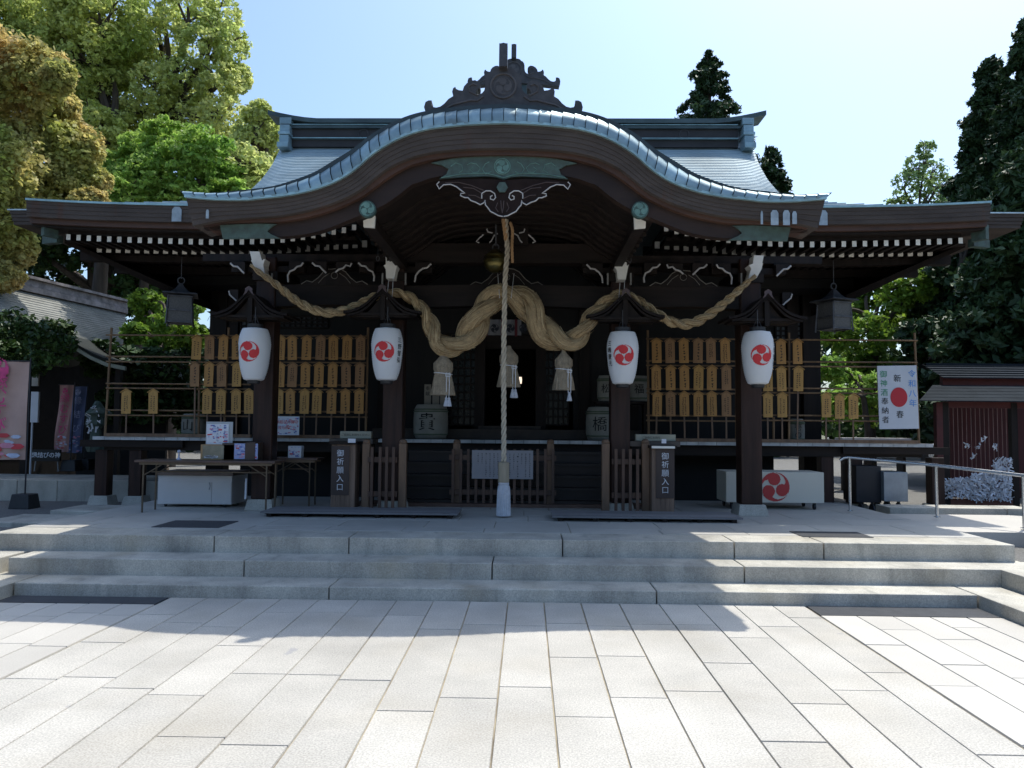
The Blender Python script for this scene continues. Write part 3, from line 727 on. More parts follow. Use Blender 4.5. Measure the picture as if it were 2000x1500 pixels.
# small struts beside the pillars
for u in (531, 747, 792, 1187, 1232, 1448):
    m = MB(); p = P(u, 548, 10.2); m.tube([(p.x, 10.2, p.z + .10), (p.x, 10.2, p.z - .06)], .012, 6)
    m.build('strut_edge', M('dim_edge_paint', (.26, .25, .23)), hall)
# frog-leg struts
for uc, Y in ((645, 10.3), (1333, 10.3), (986, 10.35)):
    k = 1. if uc != 986 else 1.12; x = ux(uc, Y); z0 = za + .02; S = Y / 1500 * k
    h = [(-66, 0), (-55, 7), (-44, 4), (-32, 13), (-22, 25), (-12, 30), (0, 31)]
    pts = [(x + a * S, z0 + b * S) for a, b in h] + [(x - a * S, z0 + b * S) for a, b in reversed(h[:-1])]
    m = MB(); m.prism(pts + [(x + 40 * S, z0 - .01), (x - 40 * S, z0 - .01)], Y, Y + .08); fl = m.build('frog_leg_strut', wood, hall)
    m = MB(); m.tube([(a, Y - .003, b) for a, b in pts], .006, 6); m.tube([(x + .045 * math.cos(a * .6), Y - .004, z0 + .12 + .045 * math.sin(a * .6)) for a in range(11)], .004, 6)
    for sg in (-1, 1): m.tube([(x + sg * a * S, Y - .003, z0 + b * S) for a, b in ((-32, 2), (-22, 14), (-10, 22))], .004, 6)
    m.build('strut_outline', M('dim_edge_paint2', (.20, .18, .15)), fl)
# scrolls above the central beam
m = MB()
for s in (0, 1):
    f = lambda u: u if not s else 2 * 988 - u
    for q in ([(953, 413), (951, 421), (958, 426), (968, 430)], [(951, 447), (953, 453), (962, 455)], [(944, 458), (936, 465), (930, 472), (936, 474)], [(972, 456), (965, 460), (960, 470), (956, 474)]):
        m = MB(); m.tube([P(f(u), v, 9.96) for u, v in q], .009, 6); m.build('gable_strut_edge', [edgepaint], hall)
m = MB(); m.box(X0 - .18, X0 + .26, 10.0, 10.1, P(1000, 478, 10).z, P(1000, 440, 10).z); m.box(X0 - .05, X0 + .1, 10.0, 10.1, P(1000, 440, 10).z + .001, P(1000, 360, 10).z); m.build('gable_strut', wood, hall)

# hall body ---------------------------------------------------------------
YW = 13.4; DZ = 1.375; YD = 12.1
m = MB(); m.box(X0 - 6.6, X0 + 6.55, YD, 18.2, DZ - .05, DZ - .002); m.build('veranda_floor', wood, hall)
ed = MB(); x = X0 - 6.62
while x < X0 + 6.5:
    L_ = random.uniform(.17, .3); ed.box(x, min(x + L_, X0 + 6.57) - .006, YD - .03, YD - .001, DZ - .055, DZ - .002); x += L_
ed.build('veranda_edge', M('white_edge', (.46, .46, .45), .7, var=.25, scale=5, island=.15), hall)
m = MB(); m.box(X0 - 6.5, X0 + 6.45, YD + .1, YD + .25, DZ - .22, DZ - .051)
for s in (-1, 1):
    a, b = sorted((X0 + s * 5.2, X0 + s * 6.85)); m.box(a, b, YD + .02, YD + .09, DZ - .17, DZ - .06)
m.build('veranda_beam', woodh, hall)
for u in (197, 264, 1605, 1660, 1815):
    x = ux(u, 12.3); o = MB(); o.box(x - .1, x + .1, YD + .12, YD + .32, .42, DZ - .22); q = o.build('veranda_post', pillarwood, hall, bevel=.01)
    o = MB(); o.box(x - .17, x + .17, YD + .05, YD + .39, .27, .425, taper=.03); o.build('base_stone', stepstone, q, bevel=.008)
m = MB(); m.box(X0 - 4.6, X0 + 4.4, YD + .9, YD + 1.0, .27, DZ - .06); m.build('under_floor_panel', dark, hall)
for s in (-1, 1):
    x = X0 + s * 5.15; o = MB(); o.box(x - .15, x + .15, YW - .15, YW + .15, .27, 4.2); o.build('hall_column', wood, hall, bevel=.01)
for u in (445, 745, 935, 1055, 1140, 1235, 1545):
    x = ux(u, 13.3); o = MB(); o.box(x - .09, x + .09, YW - .1, YW + .1, DZ, 3.9); o.build('hall_column', wood, hall)
wl = MB()
for a, b in ((-5.0, ux(865, 13.4)), (ux(1118, 13.4), 4.8)): wl.box(X0 * 0 + a, b, YW, YW + .08, DZ, 3.2)
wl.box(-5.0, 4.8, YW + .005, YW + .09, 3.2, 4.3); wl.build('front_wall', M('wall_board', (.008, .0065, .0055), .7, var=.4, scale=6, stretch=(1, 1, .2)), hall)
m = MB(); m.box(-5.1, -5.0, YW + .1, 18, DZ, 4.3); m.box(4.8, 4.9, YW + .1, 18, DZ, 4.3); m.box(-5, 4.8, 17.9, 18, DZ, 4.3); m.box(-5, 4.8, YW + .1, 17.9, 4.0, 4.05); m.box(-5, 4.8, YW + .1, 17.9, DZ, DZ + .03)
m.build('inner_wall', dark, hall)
def lattice(u0, u1, v0, v1, Y, nx, nz, backing, name='lattice_door', r=.012):
    a = P(u0, v0, Y); b = P(u1, v1, Y); o = MB()
    for i in range(nx + 1):
        x = a.x + (b.x - a.x) * i / nx; o.box(x - r, x + r, Y - .02, Y + .02, b.z, a.z)
    for j in range(nz + 1):
        z = b.z + (a.z - b.z) * j / nz; o.box(a.x, b.x, Y - .026, Y + .026, z - r, z + r)
    q = o.build(name, wood, hall)
    o = MB(); o.box(a.x, b.x, Y + .03, Y + .035, b.z, a.z); o.build('pane', backing, q)
glassd = M('door_glass', (.008, .011, .010), .25, var=.9, scale=2.5, spec=.35)
lattice(872, 930, 655, 830, 13.38, 5, 11, glassd); lattice(1062, 1110, 655, 830, 13.38, 5, 11, glassd)
lattice(428, 492, 618, 655, 13.36, 6, 4, backlit_pane, 'lattice_window'); lattice(545, 640, 618, 640, 13.36, 9, 3, M('lattice_dim', (.05, .055, .06)), 'lattice_window')  # pane greys carry the light from behind
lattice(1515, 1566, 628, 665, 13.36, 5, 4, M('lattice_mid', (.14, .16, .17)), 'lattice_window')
m = MB(); a = P(944, 655, 13.36); b = P(1047, 682, 13.36); m.box(a.x, b.x, 13.34, 13.4, b.z, a.z); m.build('door_lintel', woodh, hall)
m = MB(); m.box(P(935, 800, 13.3).x, P(1056, 800, 13.3).x, 13.2, 13.45, DZ, DZ + .22); m.box(-2.6, 2.2, 12.9, 13.2, DZ, DZ + .16); m.build('threshold', M('threshold_wood', (.05, .032, .022), .6, var=.3), hall)
# central wooden stair
m = MB(); xa, xb = ux(792, 11.6), ux(1180, 11.6); n = 5
for i in range(n):
    z1 = DZ - .17 * (i + 1) ; y1 = YD - .20 * i
    m.box(xa, xb, y1 - .22, y1, z1 - .045, z1); m.box(xa, xb, y1 - .19, y1 - .17, z1 - .17, z1 - .046)
m.build('wooden_stair', M('stair_wood', (.022, .014, .010), .55, var=.35, scale=8, stretch=(.1, 1, 1)), hall)
m = MB(); m.box(ux(700, 11.1), ux(1265, 11.1), 10.95, 11.35, TZ, TZ + .05); m.build('stair_sill', M('sill_wood', (.11, .06, .04), .6, var=.3), hall)
# ================================================================== PAPER LANTERNS
lamps = [(497, 9.85, 'left pillar'), (756, 9.85, 'second pillar'), (1216, 9.85, 'third pillar'), (1480, 9.85, 'right pillar')]
LW = 'paper lantern, red crest, on the'
lroot = empty('paper_lantern', (0, 0, 0), 'x', 'lantern', 'white paper lanterns across the porch')
zl = .34
prof = []
for i in range(61):
    t = i / 60; z = -zl + 2 * zl * t; k = abs(2 * t - 1)
    r_ = (.150 + .056 * (1 - k ** 3.2)) * (.80 + .20 * min(1, t * 1.45)); r_ += .0025 * math.cos(i * math.pi)
    prof.append((r_ if 0 < i < 60 else .095, z))
m = MB(); m.lathe(prof, seg=40); lb = m.build('paper_shade', paper, lroot, smooth='all')
def on_lantern(q, rr=.003):
    x, y, z = q; t = (z + zl) / (2 * zl); k = abs(2 * t - 1); rad = (.150 + .056 * (1 - k ** 3.2)) * (.80 + .20 * min(1, t * 1.45)) + .0045 + rr
    a = x / .195; return (rad * math.sin(a), -rad * math.cos(a), z)
m = MB(); tomoe(m, (-.008, 0, .02), .130, fn=on_lantern, n=48); m.build('crest', red, lb)
m = MB(); m.lathe([(.07, .33), (.098, .335), (.10, .39), (.07, .395)], seg=24); m.build('rim', black, lroot); m = MB(); m.lathe([(.06, -.385), (.080, -.38), (.085, -.335), (.06, -.33)], seg=24); m.build('rim', black, lroot)
m = MB(); m.tube([(0, 0, .39), (0, 0, .62)], .006, 6); m.tube([(.05, -.01, .39), (0, 0, .52), (-.05, .01, .39)], .004, 5); m.build('hook', ironm, lroot)
texts = {0: ('三島智', -1), 1: ('三野智弘', 1), 2: ('三嶋慶光', -1), 3: ('三野智弘', 1)}
lroots = []
names = ['leftmost pillar between two plaque racks', 'second pillar, bold black lettering on its right', 'third pillar, small lettering on its left', 'rightmost pillar beside the right plaque rack']
for i, (u, Y, nm) in enumerate(lamps):
    p = P(u, 692 if i < 2 else 699, Y)
    if i == 0: r = lroot; r.location = p; r['label'] = 'white ' + LW + ' ' + names[0]
    else: r = copy_thing(lroot, p, 'white ' + LW + ' ' + names[i], 0)
    lroots.append(r)
for i, r in enumerate(lroots):
    tx, sd = texts[i]; m = MB()
    for k, ch in enumerate(tx):
        text_on(m, ch, .075, (0, 0, 0), (lambda q, k=k, sd=sd: on_lantern((q[0] * .9 + sd * .205, q[1], q[2] + .17 - k * .085), .002)), .0006, .0005)
    ORG[r.name] = Vector(); m.build('lettering', ink, r)
# canopies
hoodw = M('hood_wood', (.013, .009, .008), .7, var=.4, spec=.2)
croot = empty('lantern_canopy', (0, 0, 0), 'x', 'canopy', 'small gabled canopies over the lanterns')
hx = [(0, .30), (.06, .27), (.14, .19), (.22, .115), (.30, .065), (.40, .03), (.50, .015)]
tp_ = [(-x, z) for x, z in reversed(hx)] + hx[1:]
m = MB(); m.strip(tp_, [(x, z - .035) for x, z in tp_], -.22, .35); cr_ = m.build('canopy_roof', hoodw, croot)
m = MB(); m.strip([(x * .9, z - .035) for x, z in tp_], [(x * .9, z - .065) for x, z in tp_], -.20, -.15); m.build('verge_board', hoodw, croot)
m = MB(); m.prism([(x * .78, z - .07) for x, z in tp_], -.12, -.08); m.build('pediment', wood, croot); m = MB(); m.prism([(-.07, .24), (-.045, .30), (-.05, .33), (0, .365), (.05, .33), (.045, .30), (.07, .24), (.035, .27), (0, .315), (-.035, .27)], -.235, -.221); m.build('ridge_plate', M('pinkish_metal', (.10, .07, .07), .5, metal=.3, var=.2), croot)
m = MB(); m.box(-.42, .42, -.16, .3, -.035, .0); m.box(-.03, .03, -.18, .3, -.10, .27); m.build('canopy_tie', wood, croot)
cl = [('leftmost', 497, 618), ('second', 752, 614), ('third', 1218, 622), ('rightmost', 1490, 625)]
for i, (nm, u, v) in enumerate(cl):
    p = P(u, v, 10.02); lab = 'small dark gabled wooden canopy above the %s paper lantern' % nm
    if i == 0: croot.location = p; croot['label'] = lab
    else: copy_thing(croot, p, lab)

# ================================================================== BELL, ROPES
def twisted(mb, pts, rad, strands=2, off=.48, sr=.62, turn=1.0, ridges=9, amp=.06, seg=26, mi=None, phase=0):
    """strands laid round a smooth path; rad = envelope radius per point; turn = turns per metre"""
    pts = [Vector(p) for p in pts]; n = len(pts); ph = phase; P_ = [[] for _ in range(strands)]; RR = []
    for i, p in enumerate(pts):
        t = (pts[min(i + 1, n - 1)] - pts[max(i - 1, 0)]).normalized()
        b = Vector((0, 1, 0)); b = (b - t * b.dot(t)).normalized(); a = b.cross(t).normalized()
        if i: ph += (pts[i] - pts[i - 1]).length * turn(rad[i]) * 2 * math.pi
        for k in range(strands):
            q = ph + k * 2 * math.pi / strands; P_[k].append(p + (a * math.cos(q) + b * math.sin(q)) * rad[i] * off)
        RR.append(rad[i] * sr)
    for k in range(strands):
        rnd = [random.uniform(0, 6.28) for _ in range(4)]
        def mod(i, a, rnd=rnd): return 1 + amp * math.sin(ridges * a + i * .16 + rnd[0]) + amp * .7 * math.sin((ridges * 2 + 1) * a - i * .10 + rnd[1]) + .05 * math.sin(i * .21 + rnd[2] + a)
        mb.tube(P_[k], RR, seg, mod)
    return P_, RR
sp = [(489, 517, 6), (508, 533, 11), (535, 552, 14), (565, 577, 17), (595, 597, 18), (630, 610, 19), (662, 609, 19), (695, 597, 16), (728, 581, 17), (752, 574, 17), (775, 572, 18), (800, 581, 22), (822, 600, 25), (838, 624, 31), (846, 650, 36), (858, 670, 40), (880, 678, 43), (905, 668, 50), (925, 640, 58), (942, 608, 56), (962, 585, 50), (988, 574, 46), (1014, 582, 52), (1036, 605, 60), (1052, 632, 60), (1072, 655, 54), (1097, 668, 46), (1120, 665, 42), (1137, 650, 38), (1150, 627, 34), (1166, 605, 28), (1190, 585, 24), (1212, 575, 20), (1235, 580, 15), (1258, 593, 15), (1285, 614, 19), (1315, 630, 20), (1350, 632, 21), (1385, 615, 19), (1415, 592, 17), (1442, 568, 14), (1462, 550, 11), (1476, 538, 7)]
YS = 10.0
cat = catmull([(u, v, wd) for u, v, wd in sp], 9)
pts = [P(c[0], c[1], YS) for c in cat]; rad = [max(3.5, c[2]) / 2 / 1500 * YS for c in cat]
rope = empty('sacred_straw_rope', (pts[len(pts) // 2].x, YS, pts[len(pts) // 2].z), 'thick twisted straw rope draped in swags between the porch pillars, fattest in the middle', 'sacred rope')
m = MB(); SP, SR = twisted(m, pts, [r * .93 for r in rad], 2, .46, .60, lambda r: .34 / max(r, .05) * .5, 15, .05, 44); m.build('twisted_strands', straw, rope, smooth='all')
for mat_, nm, cnt_ in ((M('straw_pale', (.58, .45, .26), .8, var=.2), 'pale_straw_fibres', 1100), (M('straw_brown', (.22, .14, .065), .85, var=.3), 'brown_straw_fibres', 1000)):
    m = MB()
    for _ in range(cnt_):
        k = random.randrange(2); i0 = random.randrange(2, len(pts) - 16); L_ = random.randint(6, 13); a = random.uniform(0, 6.283); q = []; da = random.uniform(-.05, .05)
        for j in range(0, L_, 2):
            c = SP[k][i0 + j]; t = (SP[k][i0 + j + 1] - SP[k][i0 + j - 1]).normalized(); e1 = t.cross(Vector((0, 1, 0))).normalized(); e2 = e1.cross(t).normalized(); aa = a + da * j
            q.append(c + (e1 * math.cos(aa) + e2 * math.sin(aa)) * SR[i0 + j] * (1.07 + (.10 if j in (0, L_ - 1) else 0) * random.random()))
        m.tube(q, random.uniform(.0022, .0045), 3, caps=False)
    o = m.build(nm, mat_, rope); o['kind'] = 'stuff'
# loose straw ends
m = MB()
for i in range(500):
    k = random.randrange(10, len(pts) - 10); a = random.uniform(0, 6.28); r = rad[k]
    p = pts[k] + Vector((math.cos(a) * r * .8, -abs(math.sin(a)) * r * .9 , math.sin(a) * r * .8)) ; t = (pts[k + 5] - pts[k - 5]).normalized(); d = t * random.uniform(.02, .06) + Vector((random.uniform(-1, 1), random.uniform(-1, .2), random.uniform(-1, 1))) * .018
    p.z -= 0; m.tube([p, p + d], .0012, 3, caps=False)
o = m.build('loose_straw', straw, rope); o['kind'] = 'stuff'
m = MB()
for u, v in ((762, 560), (1214, 566)):
    m.tube([P(u - 3, v - 14, YS), P(u - 6, v + 24, YS - .12)], .004, 5); m.tube([P(u + 6, v - 18, YS), P(u + 4, v + 20, YS - .12)], .004, 5)
for u, v in ((972, 556), (1004, 556)): m.tube([P(u, v - 22, YS + .1), P(u + (985 - u) * .3, v + 26, YS - .26)], .004, 5)
m.build('tie_string', cordm, rope)
def straw_tassel(u, v0, v1, w_, Y, label):
    p = P(u, v0, Y); h = p.z - P(u, v1, Y).z; W = w_ / 1500 * Y / 2
    r = empty('straw_tassel', (p.x, Y, p.z), label, 'tassel', 'straw tassels hanging from the sacred rope')
    prof = [(W * .2, .03), (W * .25, 0), (W * .5, -h * .08), (W * .85, -h * .2), (W * .88, -h * .35), (W * .74, -h * .45), (W * .8, -h * .52), (W * .95, -h * .7), (W * 1.08, -h * .9), (W * 1.12, -h), (W * .6, -h * .985), (W * .2, -h * .97)]
    m = MB(); m.lathe(prof, (p.x, Y, p.z), 48, lambda i, a: 1 + (.05 * math.sin(13 * a + i) + .035 * math.sin(29 * a)) * (1 if i > 2 else .3)); m.build('straw_bundle', strawd, r, smooth=True)
    m = MB(); z = p.z - h * .46
    m.tube([(p.x + W * .84 * math.cos(a * .3), Y + W * .84 * math.sin(a * .3), z - .012 * math.cos(a * .3)) for a in range(22)], .006, 6)
    x1 = p.x + W * .55; y1 = Y - W * .8
    for s in (-1, 1):
        m.tube([(x1 + s * .03 * math.sin(k * .52), y1 - .015, z - .012 + .022 * math.sin(k * 1.04) - .004 * k) for k in range(7)], .0045, 5)
        m.tube([(x1 + s * .012, y1 - .015, z), (x1 + s * .02, y1 - .02, z - h * .25), (x1 + s * .016, y1 - .02, z - h * .62)], .0048, 5)
    m.build('white_cord', cordm, r)
    for s in ((-1, 1) if w_ > 38 else (0,)):
        m = MB(); m.lathe([(.008, 0), (.018, -.01), (.016, -.03), (.026, -.06), (.036, -.115), (.02, -.118)], (x1 + s * .018, y1 - .02, z - h * .60), 16, lambda i, a: 1 + .12 * math.sin(8 * a)); m.build('white_tuft', tasselm, r)
straw_tassel(866, 694, 772, 42, YS, 'straw tassel with white cord under the left swag of the thick rope')
straw_tassel(994, 680, 756, 40, YS + .15, 'straw tassel with white cord behind the hanging bell rope')
straw_tassel(1101, 688, 762, 38, YS, 'straw tassel with white cord under the right swag of the thick rope')

# bell
p = P(968, 511, 9.9); b = empty('bell', p, 'round dark brass bell hanging beside the top of the bell rope', 'bell')
m = MB(); m.lathe([(.02, .17), (.06, .15), (.11, .11), (.142, .05), (.152, .018), (.160, .012), (.160, -.012), (.152, -.018), (.150, -.05), (.12, -.10), (.07, -.135), (.02, -.145)], p, 32); m.lathe([(.13, .062), (.15, .066), (.15, .074), (.128, .078)], p, 32); m.build('bell_body', brass, b, smooth=True)
m = MB(); m.tube([(p.x + .04 * math.cos(a * .35), p.y, p.z + .19 + .04 * math.sin(a * .35)) for a in range(19)], .009, 6); m.tube([(p.x, p.y, p.z + .21), (p.x, p.y, p.z + .6)], .012, 6); m.build('bell_ring', ironm, b)
# bell rope
YB2 = 9.78
pr = [P(u, v, YB2) for u, v in ((988, 424), (989, 460), (991, 490), (987, 540), (985, 620), (984, 700), (984, 800), (984, 902))]
br = empty('bell_rope', P(984, 1006, YB2), 'thick twisted pale bell rope hanging to the ground with a white tassel', 'rope')
m = MB(); q = catmull(pr, 26); n_ = len(q)
twisted(m, q, [.034] * n_, 3, .56, .47, lambda r: 3.6, 5, .05, 14); ro = m.build('rope_strands', ropem, br, smooth='all')
m = MB(); q = catmull([P(u, v, YB2 - .005) for u, v in ((996, 434), (1001, 450), (1000, 480), (1001, 513))], 14); twisted(m, q, [.019] * len(q), 3, .52, .56, lambda r: 7, 5, .04, 12)
q = catmull([P(u, v, YB2 - .01) for u, v in ((982, 424), (985, 440), (989, 470))], 10); twisted(m, q, [.028] * len(q), 3, .52, .56, lambda r: 6, 5, .04, 12)
m.build('rope_end', ropeo, br, smooth='all')
m = MB(); c0 = P(984, 903, YB2); hh = c0.z - P(984, 942, YB2).z
m.lathe([(.03, .01), (.066, 0), (.070, -.02), (.069, -hh + .02), (.068, -hh), (.03, -hh)], c0, 36, lambda i, a: 1 + .03 * math.sin(12 * a)); m.build('rope_binding', M('binding_straw', (.33, .28, .20), .8, var=.15, scale=30, stretch=(1, 1, .1)), br, smooth=True)
c1 = P(984, 942, YB2); h2 = c1.z - P(984, 1007, YB2).z
m = MB(); m.lathe([(.03, 0), (.065, -.002), (.07, -.02), (.062, -.034), (.072, -.05), (.08, -h2 * .3), (.085, -h2 * .7), (.088, -h2), (.04, -h2 + .002)], c1, 60, lambda i, a: 1 + (.05 * math.sin(20 * a) if i > 3 else 0)); m.build('tassel', tasselm, br, smooth=True)

# ================================================================== PLAQUES AND RACKS
YPQ = 12.02
def rack(name_lab, u0, u1, rails, posts, Y=YPQ + .06):
    p = P((u0 + u1) / 2, 862, Y); r = empty('plaque_rack', (p.x, Y, DZ), name_lab, 'rack', 'wooden racks for plaques on the veranda')
    for v in rails:
        m = MB(); a = P(u0, v, Y); b = P(u1, v, Y); z = P((u0 + u1) / 2, v, Y).z; m.tube([(a.x, Y, z), (b.x, Y, z)], .013, 8); m.build('rail', rackwood, r)
    for (ua, va, ub, vb) in posts:
        m = MB(); a = P(ua, va, Y + .03); b = P(ub, vb, Y + .03); b.z = DZ; m.tube([a, b], .019, 8); m.build('post', rackwood, r)
    m = MB(); a = P(u0, 860, Y); b = P(u1, 860, Y); m.box(a.x, b.x, Y - .03, Y + .03, DZ, DZ + .05); m.build('base_board', lightwood, r)
    return r
rack('tall wooden plaque rack at the left end of the veranda, mostly empty rails', 207, 490, (655, 697, 707, 750, 759, 802, 812), ((218, 640, 205, 855), (447, 640, 437, 855), (390, 655, 388, 855)))
rack('wooden plaque rack filled between the two left lanterns', 534, 718, (656, 699, 708, 752, 761, 804, 814), ((719, 640, 714, 855),))
rack('wooden plaque rack filled between the two right lanterns', 1262, 1442, (662, 705, 714, 760, 768, 812, 822), ((1265, 645, 1267, 860), (1438, 650, 1438, 860)))
rack('wooden plaque rack at the right end of the veranda behind the white new-year board', 1486, 1792, (664, 707, 716, 759, 768, 812, 822), ((1541, 650, 1541, 868), (1511, 815, 1511, 868), (1786, 650, 1795, 870)))

def plaque_proto(seed, mat_):
    rnd = random.Random(seed); r = empty('wooden_plaque', (0, 0, 0), 'x', 'plaque', 'house-shaped wooden plaques on the racks')
    W, H = .073, .335
    m = MB(); m.prism([(-W, 0), (W, 0), (W, H), (0, H + .045), (-W, H)], -.008, .008); m.build('board', mat_, r)
    m = MB()
    for s in (-1, 1): m.prism([(0, H + .052), (s * (W + .02), H - .004), (s * (W + .02), H + .008), (0, H + .066)], -.016, .012)
    m.build('roof_slat', mat_, r)
    m = MB()
    for col in ((-.022, .018) if rnd.random() < .7 else (0,)):
        x = col + rnd.uniform(-.006, .006); z = H - .04 - rnd.random() * .03; n = rnd.randint(7, 10) if abs(col) > .001 else 7; sz = .025 if abs(col) > .001 else .036
        for k in range(n):
            for j in range(4):
                a = rnd.choice((0, 0, 1.57, .7, -.7)) + rnd.uniform(-.15, .15); L_ = sz * rnd.uniform(.35, .8)
                cx, cz = x + rnd.uniform(-.3, .3) * sz, z + rnd.uniform(-.35, .35) * sz; dx, dz = math.cos(a) * L_ / 2, math.sin(a) * L_ / 2; t = sz * .12
                nx, nz_ = -dz / L_ * 2 * t, dx / L_ * 2 * t; y = -.0095 - .0002 * j
                m.add([(cx - dx + nx, y, cz - dz + nz_), (cx + dx + nx, y, cz + dz + nz_), (cx + dx - nx, y, cz + dz - nz_), (cx - dx - nx, y, cz - dz - nz_)], [(0, 1, 2, 3)])
            z -= sz * 1.25
            if z < .03: break
    m.build('writing', ink, r)
    return r
protos = [plaque_proto(i, (plaqueA, plaqueB, plaqueC)[i % 3]) for i in range(9)]
used = set()
ordn = ['first', 'second', 'third', 'fourth', 'fifth', 'sixth', 'seventh', 'eighth']
def put_plaque(u, vtop, kind, label, stick):
    k = random.choice([i for i in range(9) if i % 3 == kind]); pr_ = protos[k]
    p = P(u, vtop + 47, YPQ); z = p.z
    if k in used: r = copy_thing(pr_, (p.x, YPQ, z), label)
    else: r = pr_; r.location = (p.x, YPQ, z); r['label'] = label; used.add(k)
    r.rotation_euler = (0, R(random.uniform(-1.5, 1.5)), R(random.uniform(-6, 6)))
    if stick: sticks.append((r, z))
sticks = []
def add_sticks():
    for r, z in sticks:
        m = MB(); m.box(-.012, .012, .010, .022, -(z - DZ) + .052, .2); ORG[r.name] = Vector(); m.build('stick', lightwood, r)
groups = {
 'left end rack': [[383, 409, 435, 462], [380, 407, 433, 462], [246, 299, 404, 431, 461, 486]],
 'rack between the left lanterns': [[547, 571, 598, 625, 651, 677, 704], [546, 570, 596, 622, 649, 676, 702], [544, 567, 594, 618, 647, 674, 701]],
 'rack between the right lanterns': [[1283, 1309, 1336, 1363, 1389, 1417], [1282, 1310, 1337, 1364, 1390, 1419], [1283, 1310, 1337, 1364, 1391, 1419]],
 'right end rack': [[1526, 1558], [1500, 1527, 1559], [1500, 1528, 1614, 1640, 1667]]}
vt = {0: (655, 708, 761), 1: (656, 709, 761), 2: (662, 715, 766), 3: (664, 717, 768)}
desc = ('orange-brown', 'pale yellow', 'dull brown')
for gi, (gn, rows_) in enumerate(groups.items()):
    for ri, row_ in enumerate(rows_):
        for ci, u in enumerate(row_):
            if gi == 0: kd = random.choice((0, 1, 2)) if ri < 2 else 1
            elif gi == 1: kd = random.choice((0, 0, 2, 0)) if ri < 2 else random.choice((0, 1))
            elif gi == 2: kd = 1 if (ri, ci) == (1, 3) else random.choice((0, 0, 2))
            else: kd = 0 if ri < 1 else 1
            lab = '%s plaque, %s from left, %s row, %s' % (desc[kd], ordn[ci], ('top', 'middle', 'bottom')[ri], gn)
            put_plaque(u, vt[gi][ri] + (3 if gi == 3 and ci > 2 else 0), kd, lab, ri == 2 or (gi == 0 and ri == 1 and ci == 0) or (gi == 3 and ri == 1 and ci == 2))

add_sticks()
# ================================================================== SAKE BARRELS
def barrel(u, vb, wpx, hpx, Y, ch, label, z=None):
    p = P(u, vb, Y); W = wpx / 1500 * Y / 2; H = hpx / 1500 * Y; z = DZ if z is None else z
    r = empty('sake_barrel', (p.x, Y, z), label, 'barrel', 'straw-wrapped sake barrels on the veranda')
    prof = [(W * .8, 0), (W * .86, .01), (W * .93, H * .10), (W * .99, H * .2), (W, H * .5), (W * .97, H * .8), (W * .90, H * .92), (W * .8, H), (W * .5, H * 1.01)]
    m = MB(); m.lathe(prof, (p.x, Y, z), 36); bd = m.build('barrel_body', M('barrel_wrap', (.27, .26, .22), .75, var=.15, scale=5), r, smooth=True)
    m = MB()
    for k in (.13, .80, .86):
        rr_ = W * (.955 if k < .5 else .975 if k < .83 else .955); m.tube([(p.x + rr_ * math.cos(a * .1745), Y + rr_ * math.sin(a * .1745), z + H * k) for a in range(37)], .011, 6)
    m.build('straw_band', M('band_green', (.10, .13, .08), .8, var=.2), bd)
    m = MB()
    def fn(q): a = q[0] / W; return (p.x + (W + .006) * math.sin(a), Y - (W + .006) * math.cos(a), q[2] + z + H * .46)
    for k, c in enumerate(ch): text_on(m, c, min(W * 1.05, H * .62 / len(ch) * 1.0), (-W * .12, 0, (len(ch) - 1) * H * .16 - k * H * .33), fn, .0, .001)
    m.build('lettering', ink, bd)
    return r
barrel(841, 860, 68, 66, 12.6, '貴', 'large white sake barrel with the character 貴, left of the doors')
barrel(1172, 862, 56, 64, 12.6, '橋', 'large white sake barrel partly hidden by the third pillar, right of the doors')
barrel(378, 855, 46, 44, 12.7, '山', 'dim sake barrel behind the plaque rack at the left end of the veranda')
barrel(1556, 866, 30, 44, 12.7, '壱の', 'small white sake barrel right of the rightmost pillar behind the plaques')
m = MB(); zz = DZ + .56
sh = empty('barrel_shelf', (ux(1225, 12.8), 12.8, DZ), 'dark shelf stand behind the third lantern carrying small barrels', 'shelf')
m = MB(); m.box(ux(1160, 12.8), ux(1262, 12.8), 12.6, 13.05, DZ + .60, DZ + .64); m.build('shelf_board', wood, sh)
for u in (1165, 1257):
    m = MB(); m.box(ux(u, 12.8) - .03, ux(u, 12.8) + .03, 12.7, 12.9, DZ, DZ + .60); m.build('shelf_leg', wood, sh)
barrel(1184, 760, 36, 50, 12.8, '松', 'small barrel on the shelf, just left of the third lantern', DZ + .64)
barrel(1248, 760, 38, 50, 12.8, '福', 'small barrel on the shelf, just right of the third lantern', DZ + .64)
for i, (u, lab) in enumerate(((835, 'left'), (851, 'middle'), (866, 'right'))):
    p = P(u, 793, 12.75); m = MB(); m.box(p.x - .055, p.x + .055, 12.74, 12.76, DZ, p.z + .36); o = m.build('wooden_tag', M('pale_tag_wood', (.26, .23, .18), .7, var=.12), None)
    tag(o, 'pale upright wooden name board behind the large 貴 barrel, %s of three' % lab, 'name board', 'name boards behind the barrel')
    m = MB(); vtext(m, '奉献', .075, p.x, 12.738, p.z + .29, .09); m.build('lettering', ink, o)

